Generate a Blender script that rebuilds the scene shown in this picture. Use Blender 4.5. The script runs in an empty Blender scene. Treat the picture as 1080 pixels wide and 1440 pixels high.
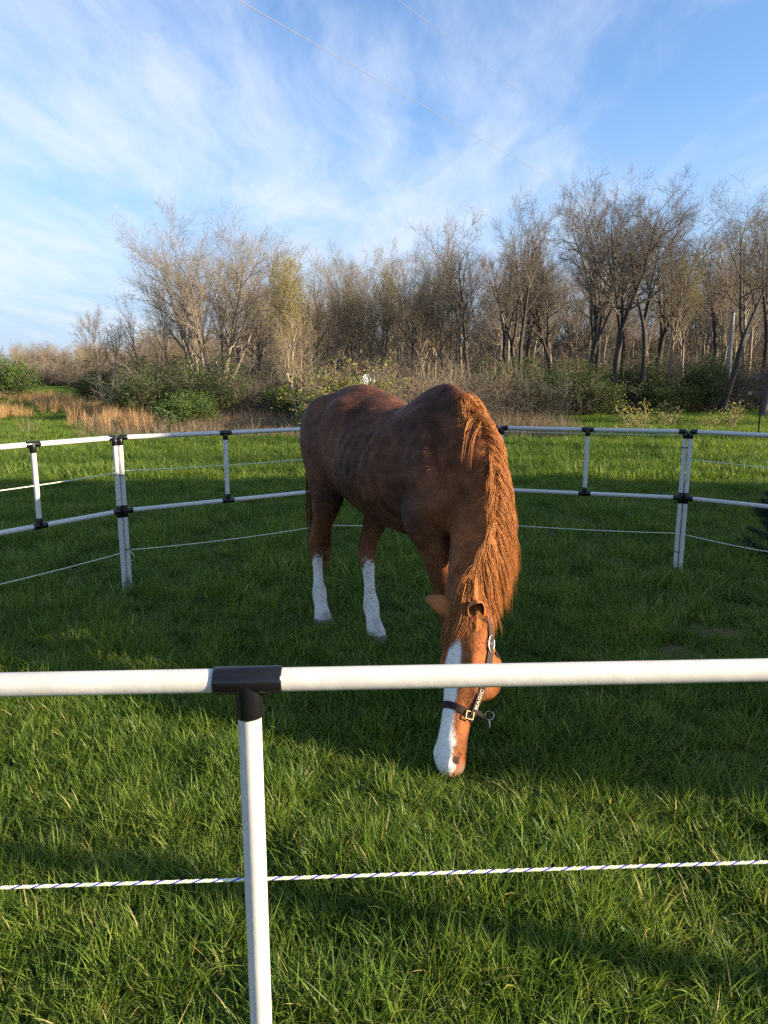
import bpy, math, random
import numpy as np
from mathutils import Vector, Matrix, noise as mnoise

R = math.radians
random.seed(11)
rng = np.random.default_rng(11)
SC = bpy.context.scene
COL = SC.collection

# ------------------------------------------------------------------ camera
CAM_H, PITCH, FPX = 1.6, R(10.7), 1000.0          # FPX: focal length in pixels of the 1080 x 1440 photograph
cam = bpy.data.cameras.new('camera')
cam.sensor_fit = 'VERTICAL'
cam.sensor_height = 36.0
cam.lens = 36.0 * FPX / 1440.0
cam.clip_start, cam.clip_end = 0.02, 4000.0
cam_ob = bpy.data.objects.new('camera', cam)
cam_ob.location = (0, 0, CAM_H)
cam_ob.rotation_euler = (math.pi / 2 - PITCH, 0, 0)
COL.objects.link(cam_ob)
SC.camera = cam_ob

# ------------------------------------------------------------------ light
SUN_AZ, SUN_EL = R(75), R(17)                     # azimuth from straight behind the camera towards its right
SUN = Vector((math.sin(SUN_AZ) * math.cos(SUN_EL), -math.cos(SUN_AZ) * math.cos(SUN_EL), math.sin(SUN_EL)))
sl = bpy.data.lights.new('sun', 'SUN')
sl.energy, sl.angle, sl.color = 5.0, R(0.5), (1.0, 0.82, 0.58)
so = bpy.data.objects.new('sun', sl)
so.rotation_euler = (-SUN).to_track_quat('-Z', 'Y').to_euler()
so.location = (30, -15, 20)
COL.objects.link(so)

world = bpy.data.worlds.new('World')
SC.world = world
world.use_nodes = True
wt = world.node_tree
wt.nodes.clear()


def N(t, kind, **kw):
    n = t.nodes.new(kind)
    for k, v in kw.items():
        if isinstance(k, str) and hasattr(n, k):
            setattr(n, k, v)
    return n


def math_node(t, op, a, b=None, c=None, clamp=False):
    n = t.nodes.new('ShaderNodeMath')
    n.operation = op
    n.use_clamp = clamp
    for i, v in enumerate((a, b, c)):
        if v is None:
            continue
        if hasattr(v, 'links'):
            t.links.new(v, n.inputs[i])
        else:
            n.inputs[i].default_value = v
    return n.outputs[0]


def build_world(t):
    L = t.links.new
    sky = N(t, 'ShaderNodeTexSky', sky_type='NISHITA')
    sky.sun_disc = False
    sky.sun_elevation = SUN_EL
    sky.sun_rotation = math.atan2(SUN.x, SUN.y)
    sky.altitude = 200
    sky.air_density, sky.dust_density, sky.ozone_density = 1.0, 0.6, 2.2
    tc = N(t, 'ShaderNodeTexCoord')
    sep = N(t, 'ShaderNodeSeparateXYZ')
    L(tc.outputs['Generated'], sep.inputs[0])
    zc = math_node(t, 'ADD', math_node(t, 'MAXIMUM', sep.outputs[2], 0.0), 0.12)
    px = math_node(t, 'DIVIDE', sep.outputs[0], zc)
    py = math_node(t, 'DIVIDE', sep.outputs[1], zc)
    cmb = N(t, 'ShaderNodeCombineXYZ')
    L(px, cmb.inputs[0]); L(py, cmb.inputs[1])
    # high thin cloud on a plane: one broad field, warped, and a stretched fine field that frays it
    warp = N(t, 'ShaderNodeTexNoise'); warp.inputs['Scale'].default_value = 0.9; warp.inputs['Detail'].default_value = 3
    L(cmb.outputs[0], warp.inputs['Vector'])
    ws = N(t, 'ShaderNodeVectorMath', operation='MULTIPLY_ADD')
    L(warp.outputs['Color'], ws.inputs[0]); ws.inputs[1].default_value = (0.5, 0.5, 0); L(cmb.outputs[0], ws.inputs[2])
    m1 = N(t, 'ShaderNodeMapping'); m1.inputs['Rotation'].default_value = (0, 0, CLOUD_ROT); m1.inputs['Scale'].default_value = (0.62, 0.30, 1); m1.inputs['Location'].default_value = CLOUD_LOC
    L(ws.outputs[0], m1.inputs[0])
    n1 = N(t, 'ShaderNodeTexNoise'); n1.inputs['Scale'].default_value = 1.15; n1.inputs['Detail'].default_value = 7; n1.inputs['Roughness'].default_value = 0.55
    L(m1.outputs[0], n1.inputs['Vector'])
    m2 = N(t, 'ShaderNodeMapping'); m2.inputs['Rotation'].default_value = (0, 0, R(-34)); m2.inputs['Scale'].default_value = (2.6, 0.75, 1)
    L(ws.outputs[0], m2.inputs[0])
    n2 = N(t, 'ShaderNodeTexNoise'); n2.inputs['Scale'].default_value = 1.5; n2.inputs['Detail'].default_value = 8; n2.inputs['Roughness'].default_value = 0.6
    L(m2.outputs[0], n2.inputs['Vector'])
    s = math_node(t, 'ADD', math_node(t, 'MULTIPLY', n1.outputs[0], 0.60), math_node(t, 'MULTIPLY', n2.outputs[0], 0.40))
    mr = N(t, 'ShaderNodeMapRange', interpolation_type='SMOOTHSTEP')
    L(s, mr.inputs[0])
    mr.inputs[1].default_value, mr.inputs[2].default_value = 0.425, 0.66
    mr.inputs[3].default_value, mr.inputs[4].default_value = 0.0, 0.78
    # low haze veil towards the horizon
    hz = N(t, 'ShaderNodeMapRange', interpolation_type='SMOOTHSTEP')
    L(sep.outputs[2], hz.inputs[0])
    hz.inputs[1].default_value, hz.inputs[2].default_value = 0.02, 0.36
    hz.inputs[3].default_value, hz.inputs[4].default_value = 0.85, 0.0
    mix = N(t, 'ShaderNodeMix', data_type='RGBA')
    L(mr.outputs[0], mix.inputs[0])
    hmix = N(t, 'ShaderNodeMix', data_type='RGBA')
    L(hz.outputs[0], hmix.inputs[0])
    hmix.inputs[7].default_value = HAZE_COL
    tint = N(t, 'ShaderNodeMix', data_type='RGBA', blend_type='MULTIPLY')
    tint.inputs[0].default_value = 1.0
    L(sky.outputs[0], tint.inputs[6])
    tint.inputs[7].default_value = SKY_TINT
    L(tint.outputs[2], hmix.inputs[6])
    L(hmix.outputs[2], mix.inputs[6])
    mix.inputs[7].default_value = CLOUD_COL
    bg = N(t, 'ShaderNodeBackground'); bg.inputs[1].default_value = SKY_STRENGTH
    L(mix.outputs[2], bg.inputs[0])
    out = N(t, 'ShaderNodeOutputWorld')
    L(bg.outputs[0], out.inputs[0])


SKY_STRENGTH = 0.098
SKY_TINT = (0.72, 0.82, 0.95, 1)
CLOUD_COL = (2.95, 3.2, 3.65, 1)
HAZE_COL = (1.6, 2.05, 2.85, 1)
CLOUD_LOC = (16.73, 9.73, 0.0)
CLOUD_ROT = R(30)
build_world(wt)

vs = SC.view_settings
vs.view_transform, vs.look, vs.gamma, vs.exposure = 'Standard', 'None', 1.0, 1.66
vs.use_curve_mapping = False
cy = SC.cycles
cy.max_bounces, cy.diffuse_bounces, cy.glossy_bounces, cy.transmission_bounces = 6, 3, 2, 3
cy.use_denoising = False
cy.sample_clamp_indirect = 6.0


# ------------------------------------------------------------------ helpers
def ray(px, py):
    x, y = (px - 540) / FPX, -(py - 720) / FPX
    c, s = math.cos(PITCH), math.sin(PITCH)
    return Vector((x, c + y * s, -s + y * c))


def on_ground(px, py, z=0.0):
    d = ray(px, py)
    return Vector((0, 0, CAM_H)) + d * ((z - CAM_H) / d.z)


def at_depth(px, py, Y):
    d = ray(px, py)
    return Vector((0, 0, CAM_H)) + d * (Y / d.y)


def mesh_np(name, verts, faces, smooth=True):
    """faces: numpy int array (n,3|4) or list of lists"""
    me = bpy.data.meshes.new(name)
    if isinstance(faces, np.ndarray) and faces.ndim == 2:
        verts = np.asarray(verts, dtype=np.float32)
        me.vertices.add(len(verts))
        me.vertices.foreach_set('co', verts.ravel())
        k = faces.shape[1]
        me.loops.add(faces.size)
        me.loops.foreach_set('vertex_index', faces.astype(np.int32).ravel())
        me.polygons.add(len(faces))
        me.polygons.foreach_set('loop_start', np.arange(0, faces.size, k, dtype=np.int32))
        me.update(calc_edges=True)
    else:
        me.from_pydata([tuple(v) for v in verts], [], [list(f) for f in faces])
        me.update()
    if smooth and len(me.polygons):
        me.polygons.foreach_set('use_smooth', np.ones(len(me.polygons), dtype=bool))
    return me


def add(name, data, mat=None, parent=None, loc=None):
    ob = bpy.data.objects.new(name, data)
    COL.objects.link(ob)
    if mat is not None and data is not None and not data.materials:
        data.materials.append(mat)
    if parent is not None:
        ob.parent = parent
    if loc is not None:
        ob.location = loc
    return ob


def tag(o, label=None, cat=None, group=None, kind=None):
    for k, v in (('label', label), ('category', cat), ('group', group), ('kind', kind)):
        if v:
            o[k] = v
    return o


def thing(name, label, cat, loc=(0, 0, 0), rotz=0.0, group=None):
    o = bpy.data.objects.new(name, None)
    o.empty_display_size = 0.1
    COL.objects.link(o)
    o.location = loc
    o.rotation_euler = (0, 0, rotz)
    return tag(o, label, cat, group)


class MB:
    """collects several shapes into ONE mesh"""
    def __init__(s):
        s.v, s.f, s.n = [], [], 0

    def put(s, v, f):
        v = np.asarray(v, dtype=np.float64)
        s.v.append(v)
        s.f += [[i + s.n for i in q] for q in f]
        s.n += len(v)

    def tube(s, pts, rad, sides=8, caps=True):
        v, f = tube_data(pts, rad, sides)
        s.put(v, f.tolist())
        if caps:      # caps keep vertices of their own, so that the sides shade as a plain tube
            s.put(v[:sides], [list(range(sides))[::-1]])
            s.put(v[-sides:], [list(range(sides))])

    def box(s, c, size, rot=None):
        h = np.array(size) / 2
        v = np.array([[x, y, z] for x in (-1, 1) for y in (-1, 1) for z in (-1, 1)]) * h
        if rot is not None:
            v = v @ np.array(rot).T
        s.put(v + np.array(c), [[0, 1, 3, 2], [4, 6, 7, 5], [0, 4, 5, 1], [2, 3, 7, 6], [0, 2, 6, 4], [1, 5, 7, 3]])

    def mesh(s, name, smooth=True):
        return mesh_np(name, np.concatenate(s.v), s.f, smooth)


def frames(P):
    P = np.asarray(P, float)
    T = np.gradient(P, axis=0)
    T /= np.linalg.norm(T, axis=1, keepdims=True) + 1e-12
    ref = np.array([0, 0, 1.0]) if abs(T[0, 2]) < 0.9 else np.array([1.0, 0, 0])
    U = np.empty_like(T)
    u = np.cross(T[0], ref)
    for i in range(len(P)):
        u = u - T[i] * np.dot(u, T[i])
        u /= np.linalg.norm(u) + 1e-12
        U[i] = u
    return T, U, np.cross(T, U)


def tube_data(P, rad, sides=6):
    P = np.asarray(P, float)
    n = len(P)
    rad = np.broadcast_to(np.asarray(rad, float), (n,))
    _, U, W = frames(P)
    a = np.arange(sides) * 2 * math.pi / sides
    v = P[:, None, :] + rad[:, None, None] * (np.cos(a)[None, :, None] * U[:, None, :] + np.sin(a)[None, :, None] * W[:, None, :])
    i = np.arange(n - 1)[:, None] * sides
    j = np.arange(sides)[None, :]
    j2 = (j + 1) % sides
    f = np.stack([i + j, i + j2, i + sides + j2, i + sides + j], -1).reshape(-1, 4)
    return v.reshape(-1, 3), f


# ------------------------------------------------------------------ materials
def new_mat(name):
    m = bpy.data.materials.new(name)
    m.use_nodes = True
    return m, m.node_tree, m.node_tree.nodes['Principled BSDF']


def simple_mat(name, col, rough=0.5, spec=0.5, noise_scale=None, noise_amt=0.2, bump=0.0, bump_scale=None, coord='Object', metallic=0.0, stretch=None):
    m, t, b = new_mat(name)
    b.inputs['Roughness'].default_value = rough
    b.inputs['Specular IOR Level'].default_value = spec
    b.inputs['Metallic'].default_value = metallic
    b.inputs['Base Color'].default_value = (*col, 1)
    if noise_scale:
        tc = N(t, 'ShaderNodeTexCoord')
        vec = tc.outputs[coord]
        if stretch:
            mp = N(t, 'ShaderNodeMapping'); mp.inputs['Scale'].default_value = stretch
            t.links.new(vec, mp.inputs[0]); vec = mp.outputs[0]
        n = N(t, 'ShaderNodeTexNoise'); n.inputs['Scale'].default_value = noise_scale; n.inputs['Detail'].default_value = 5
        t.links.new(vec, n.inputs['Vector'])
        r = N(t, 'ShaderNodeMapRange')
        t.links.new(n.outputs[0], r.inputs[0])
        r.inputs[1].default_value, r.inputs[2].default_value = 0.3, 0.7
        r.inputs[3].default_value, r.inputs[4].default_value = 1 - noise_amt, 1 + noise_amt
        mx = N(t, 'ShaderNodeMix', data_type='RGBA', blend_type='MULTIPLY'); mx.inputs[0].default_value = 1
        mx.inputs[6].default_value = (*col, 1)
        t.links.new(r.outputs[0], mx.inputs[7])
        t.links.new(mx.outputs[2], b.inputs['Base Color'])
        if bump:
            n2 = n
            if bump_scale:
                n2 = N(t, 'ShaderNodeTexNoise'); n2.inputs['Scale'].default_value = bump_scale; n2.inputs['Detail'].default_value = 4
                t.links.new(vec, n2.inputs['Vector'])
            bp = N(t, 'ShaderNodeBump'); bp.inputs['Strength'].default_value = bump; bp.inputs['Distance'].default_value = 0.02
            t.links.new(n2.outputs[0], bp.inputs['Height'])
            t.links.new(bp.outputs[0], b.inputs['Normal'])
    return m


def leaf_mat(name, dark, light, rough=0.5, trans=0.35, attr='tint', dry=None, gloss=0.25):
    """two-sided leaf/blade: colour runs dark>light with the per-blade attribute and a random per copy"""
    m, t, b = new_mat(name)
    L = t.links.new
    at = N(t, 'ShaderNodeAttribute'); at.attribute_name = attr
    oi = N(t, 'ShaderNodeObjectInfo')
    f = math_node(t, 'ADD', math_node(t, 'MULTIPLY', at.outputs['Fac'], 0.75), math_node(t, 'MULTIPLY', oi.outputs['Random'], 0.25))
    if name.startswith('grass'):
        pn = N(t, 'ShaderNodeTexNoise'); pn.inputs['Scale'].default_value = 1.7; pn.inputs['Detail'].default_value = 3
        L(oi.outputs['Location'], pn.inputs['Vector'])
        f = math_node(t, 'ADD', f, math_node(t, 'MULTIPLY', math_node(t, 'SUBTRACT', pn.outputs[0], .5), .75), clamp=True)
    ramp = N(t, 'ShaderNodeValToRGB')
    e = ramp.color_ramp.elements
    e[0].position, e[0].color = 0.0, (*dark, 1)
    e[1].position, e[1].color = (0.86 if dry else 1.0), (*light, 1)
    if dry:
        x = e.new(0.93); x.color = (*dry, 1)
    L(f, ramp.inputs[0])
    L(ramp.outputs[0], b.inputs['Base Color'])
    b.inputs['Roughness'].default_value = rough
    b.inputs['Specular IOR Level'].default_value = gloss
    tr = N(t, 'ShaderNodeBsdfTranslucent')
    g = N(t, 'ShaderNodeMix', data_type='RGBA', blend_type='MULTIPLY'); g.inputs[0].default_value = 1
    L(ramp.outputs[0], g.inputs[6]); g.inputs[7].default_value = (1.25, 1.25, 0.7, 1)
    L(g.outputs[2], tr.inputs[0])
    mx = N(t, 'ShaderNodeMixShader'); mx.inputs[0].default_value = trans
    L(b.outputs[0], mx.inputs[1]); L(tr.outputs[0], mx.inputs[2])
    L(mx.outputs[0], t.nodes['Material Output'].inputs[0])
    return m


M = {}
M['pvc'] = simple_mat('white_pvc', (0.54, 0.53, 0.50), 0.36, 0.5, 22.0, 0.07, 0.04, 40)
M['fitting'] = simple_mat('black_pvc', (0.006, 0.006, 0.008), 0.25, 0.45, 8, 0.2, 0.03, 90)
M['tie'] = simple_mat('black_nylon', (0.01, 0.01, 0.012), 0.45)
M['bark_grey'] = simple_mat('bark_grey', (0.22, 0.185, 0.14), 0.9, 0.2, 3.0, 0.35, 0.6, 14, stretch=(1, 1, 0.25))
M['bark_brown'] = simple_mat('bark_brown', (0.20, 0.158, 0.112), 0.9, 0.2, 3.0, 0.35, 0.6, 14, stretch=(1, 1, 0.25))
M['bark_dark'] = simple_mat('bark_dark', (0.068, 0.057, 0.047), 0.9, 0.2, 3.0, 0.35, 0.6, 14, stretch=(1, 1, 0.25))
M['bark_pale'] = simple_mat('bark_pale', (0.36, 0.29, 0.21), 0.85, 0.2, 3.0, 0.3, 0.5, 14, stretch=(1, 1, 0.25))
M['twig_grey'] = simple_mat('twig_grey', (0.215, 0.182, 0.138), 0.85, 0.2)
M['twig_red'] = simple_mat('twig_red', (0.225, 0.178, 0.122), 0.85, 0.2)
M['twig_dark'] = simple_mat('twig_dark', (0.125, 0.105, 0.083), 0.85, 0.2)
M['twig_tan'] = simple_mat('twig_tan', (0.27, 0.215, 0.135), 0.85, 0.2)
M['bud_green'] = leaf_mat('bud_green', (0.16, 0.17, 0.035), (0.27, 0.25, 0.05), trans=0.4)
M['leaf_green'] = leaf_mat('leaf_green', (0.028, 0.052, 0.013), (0.090, 0.128, 0.030), trans=0.35)
M['leaf_fresh'] = leaf_mat('leaf_fresh', (0.045, 0.095, 0.02), (0.12, 0.185, 0.036), trans=0.4)
M['leaf_yellow'] = leaf_mat('leaf_yellow', (0.16, 0.17, 0.04), (0.34, 0.33, 0.09), trans=0.4)
M['needle'] = leaf_mat('needle', (0.012, 0.03, 0.018), (0.03, 0.055, 0.03), trans=0.15)
M['grass_near'] = leaf_mat('grass_near', (0.024, 0.082, 0.014), (0.215, 0.290, 0.044), trans=0.45, dry=(0.44, 0.36, 0.16), rough=0.45, gloss=0.2)
M['grass_far'] = leaf_mat('grass_far', (0.036, 0.100, 0.016), (0.215, 0.280, 0.048), trans=0.45, dry=(0.25, 0.24, 0.09), rough=0.5)
M['straw'] = leaf_mat('straw', (0.30, 0.17, 0.075), (0.55, 0.36, 0.18), trans=0.3)
M['straw_grey'] = leaf_mat('straw_grey', (0.13, 0.098, 0.066), (0.27, 0.21, 0.14), trans=0.2)
M['blossom'] = simple_mat('blossom', (0.8, 0.8, 0.78), 0.7)
M['wood_post'] = simple_mat('weathered_wood', (0.12, 0.10, 0.085), 0.9, 0.2, 4, 0.3, 0.4, 30, stretch=(1, 1, 0.2))
M['pole_pale'] = simple_mat('pale_pole_wood', (0.34, 0.31, 0.27), 0.85, 0.2, 4, 0.2, 0.3, 30, stretch=(1, 1, 0.2))
M['wire'] = simple_mat('wire', (0.20, 0.20, 0.22), 0.7, 0.2)
M['black_metal'] = simple_mat('black_metal', (0.012, 0.012, 0.013), 0.5)
M['shade_barn_board'] = simple_mat('shade_barn_board', (0.22, 0.06, 0.045), 0.8, 0.3, 2, 0.25, 0.2, 20, stretch=(1, 1, 0.1))
M['shade_barn_roof'] = simple_mat('shade_barn_roof', (0.18, 0.18, 0.19), 0.5, 0.5, 2, 0.15)


# ------------------------------------------------------------------ scatter (geometry nodes) for grass and far wood
def scatter(name, pts, rot, scl, idx, protos, label, cat):
    me = bpy.data.meshes.new(name)
    pts = np.asarray(pts, np.float32)
    me.vertices.add(len(pts))
    me.vertices.foreach_set('co', pts.ravel())
    for nm, ty, dat in (('rot', 'FLOAT_VECTOR', rot), ('scl', 'FLOAT_VECTOR', scl)):
        a = me.attributes.new(nm, ty, 'POINT')
        a.data.foreach_set('vector', np.asarray(dat, np.float32).ravel())
    a = me.attributes.new('idx', 'INT', 'POINT')
    a.data.foreach_set('value', np.asarray(idx, np.int32))
    ob = bpy.data.objects.new(name, me)
    COL.objects.link(ob)
    pc = bpy.data.collections.new(name + '_shapes')
    for p in protos:
        pc.objects.link(p)
    g = bpy.data.node_groups.new(name + '_nodes', 'GeometryNodeTree')
    g.interface.new_socket('Geometry', in_out='INPUT', socket_type='NodeSocketGeometry')
    g.interface.new_socket('Geometry', in_out='OUTPUT', socket_type='NodeSocketGeometry')
    gi, go = g.nodes.new('NodeGroupInput'), g.nodes.new('NodeGroupOutput')
    ci = g.nodes.new('GeometryNodeCollectionInfo')
    ci.inputs['Collection'].default_value = pc
    ci.inputs['Separate Children'].default_value = True
    ci.inputs['Reset Children'].default_value = True
    ip = g.nodes.new('GeometryNodeInstanceOnPoints')
    ip.inputs['Pick Instance'].default_value = True

    def named(nm, ty):
        n = g.nodes.new('GeometryNodeInputNamedAttribute')
        n.data_type = ty
        n.inputs['Name'].default_value = nm
        return n.outputs['Attribute']
    lk = g.links.new
    lk(gi.outputs[0], ip.inputs['Points'])
    lk(ci.outputs[0], ip.inputs['Instance'])
    lk(named('idx', 'INT'), ip.inputs['Instance Index'])
    e2r = g.nodes.new('FunctionNodeEulerToRotation')
    lk(named('rot', 'FLOAT_VECTOR'), e2r.inputs[0])
    lk(e2r.outputs[0], ip.inputs['Rotation'])
    lk(named('scl', 'FLOAT_VECTOR'), ip.inputs['Scale'])
    lk(ip.outputs[0], go.inputs[0])
    md = ob.modifiers.new('scatter', 'NODES')
    md.node_group = g
    return tag(ob, label, cat, kind='stuff')


def proto(name, me, mat):
    if not me.materials:
        me.materials.append(mat)
    return bpy.data.objects.new(name, me)


def blade_mesh(name, n, rad, lmin, lmax, w, lean=(5, 55), segs=4, droop=0.8, dry=0.05, seed=0, flat=0.0):
    r = np.random.default_rng(seed)
    V, F, T = [], [], []
    k = 0
    for i in range(n):
        a = r.uniform(0, 2 * math.pi)
        q = rad * math.sqrt(r.uniform(0, 1))
        base = np.array([q * math.cos(a), q * math.sin(a), -0.01])
        az = a + r.normal(0, 0.9)
        ln = r.uniform(lmin, lmax)
        th = R(r.uniform(*lean)) * 0.5
        dth = R(r.uniform(10, 80)) * droop / segs
        side = np.array([-math.sin(az), math.cos(az), 0])
        twist = r.normal(0, 0.5)
        side = side * math.cos(twist) + np.array([math.cos(az), math.sin(az), 0]) * math.sin(twist)
        ww = w * r.uniform(0.6, 1.3)
        p = base.copy()
        tint = 1.0 if r.uniform() < dry else r.uniform(0.0, 0.78)
        for s in range(segs + 1):
            f = s / segs
            wd = ww * (1 - f ** 1.8) * (0.75 + 0.5 * min(1, f * 3)) * 0.5 + 0.0001
            V += [p - side * wd, p + side * wd]
            T += [tint, tint]
            if s < segs:
                d = np.array([math.cos(az) * math.sin(th), math.sin(az) * math.sin(th), math.cos(th)])
                p = p + d * ln / segs
                th = min(th + dth, R(150))
                F.append([k, k + 1, k + 3, k + 2])
                k += 2
        k += 2
    me = mesh_np(name, np.array(V), np.array(F))
    at = me.attributes.new('tint', 'FLOAT', 'POINT')
    at.data.foreach_set('value', np.array(T, np.float32))
    return me


def field_noise(x, y, s, seed=0):
    return np.array([mnoise.noise(Vector((a * s + seed * 7.1, b * s - seed * 3.3, seed))) for a, b in zip(x, y)])


#%% GROUND
def build_ground():
    # one sheet, fine near the camera, reaching the horizon
    xs = np.unique(np.concatenate([np.linspace(-60, 60, 61), np.linspace(-900, 900, 37)]))
    ys = np.unique(np.concatenate([np.linspace(-40, 120, 81), np.linspace(-600, 1500, 43)]))
    X, Y = np.meshgrid(xs, ys, indexing='ij')
    Z = np.zeros_like(X)
    n, mm = X.shape
    i = (np.arange(n - 1)[:, None] * mm + np.arange(mm - 1)[None, :]).ravel()
    F = np.stack([i, i + mm, i + mm + 1, i + 1], -1)
    me = mesh_np('ground', np.stack([X, Y, Z], -1).reshape(-1, 3), F)
    m, t, b = new_mat('meadow_soil')
    L = t.links.new
    b.inputs['Roughness'].default_value = 0.95
    b.inputs['Specular IOR Level'].default_value = 0.1
    geo = N(t, 'ShaderNodeNewGeometry')
    nz = N(t, 'ShaderNodeTexNoise'); nz.inputs['Scale'].default_value = 9; nz.inputs['Detail'].default_value = 8
    L(geo.outputs['Position'], nz.inputs['Vector'])
    r1 = N(t, 'ShaderNodeValToRGB')
    r1.color_ramp.elements[0].position, r1.color_ramp.elements[0].color = 0.3, (0.026, 0.036, 0.012, 1)
    r1.color_ramp.elements[1].position, r1.color_ramp.elements[1].color = 0.7, (0.050, 0.078, 0.020, 1)
    L(nz.outputs[0], r1.inputs[0])
    # rough olive and straw-coloured pasture beyond the mown paddock
    n2 = N(t, 'ShaderNodeTexNoise'); n2.inputs['Scale'].default_value = 0.12; n2.inputs['Detail'].default_value = 6
    L(geo.outputs['Position'], n2.inputs['Vector'])
    r2 = N(t, 'ShaderNodeValToRGB')
    r2.color_ramp.elements[0].position, r2.color_ramp.elements[0].color = 0.38, (0.085, 0.105, 0.032, 1)
    r2.color_ramp.elements[1].position, r2.color_ramp.elements[1].color = 0.62, (0.20, 0.16, 0.075, 1)
    L(n2.outputs[0], r2.inputs[0])
    sp = N(t, 'ShaderNodeSeparateXYZ'); L(geo.outputs['Position'], sp.inputs[0])
    mr = N(t, 'ShaderNodeMapRange', interpolation_type='SMOOTHSTEP'); L(sp.outputs[1], mr.inputs[0])
    mr.inputs[1].default_value, mr.inputs[2].default_value = 30, 44
    mx = N(t, 'ShaderNodeMix', data_type='RGBA'); L(mr.outputs[0], mx.inputs[0])
    L(r1.outputs[0], mx.inputs[6]); L(r2.outputs[0], mx.inputs[7])
    # bare trodden soil: three worn patches in the paddock
    soil = None
    for (px, py, rr) in DIRT:
        g = on_ground(px, py)
        vm = N(t, 'ShaderNodeVectorMath', operation='DISTANCE')
        L(geo.outputs['Position'], vm.inputs[0]); vm.inputs[1].default_value = g
        d = math_node(t, 'ADD', vm.outputs['Value'], math_node(t, 'MULTIPLY', nz.outputs[0], 0.2))
        s = N(t, 'ShaderNodeMapRange', interpolation_type='SMOOTHSTEP'); L(d, s.inputs[0])
        s.inputs[1].default_value, s.inputs[2].default_value, s.inputs[3].default_value, s.inputs[4].default_value = rr * 0.7 + 0.1, rr + 0.16, 1, 0
        soil = s.outputs[0] if soil is None else math_node(t, 'MAXIMUM', soil, s.outputs[0])
    mx2 = N(t, 'ShaderNodeMix', data_type='RGBA'); L(soil, mx2.inputs[0])
    L(mx.outputs[2], mx2.inputs[6]); mx2.inputs[7].default_value = (0.13, 0.088, 0.058, 1)
    L(mx2.outputs[2], b.inputs['Base Color'])
    bp = N(t, 'ShaderNodeBump'); bp.inputs['Strength'].default_value = 0.8; bp.inputs['Distance'].default_value = 0.03
    L(nz.outputs[0], bp.inputs['Height']); L(bp.outputs[0], b.inputs['Normal'])
    ob = add('ground', me, m)
    tag(ob, kind='structure')


DIRT = [(1012, 892, 0.17), (955, 918, 0.12), (975, 842, 0.12)]
build_ground()


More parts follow.
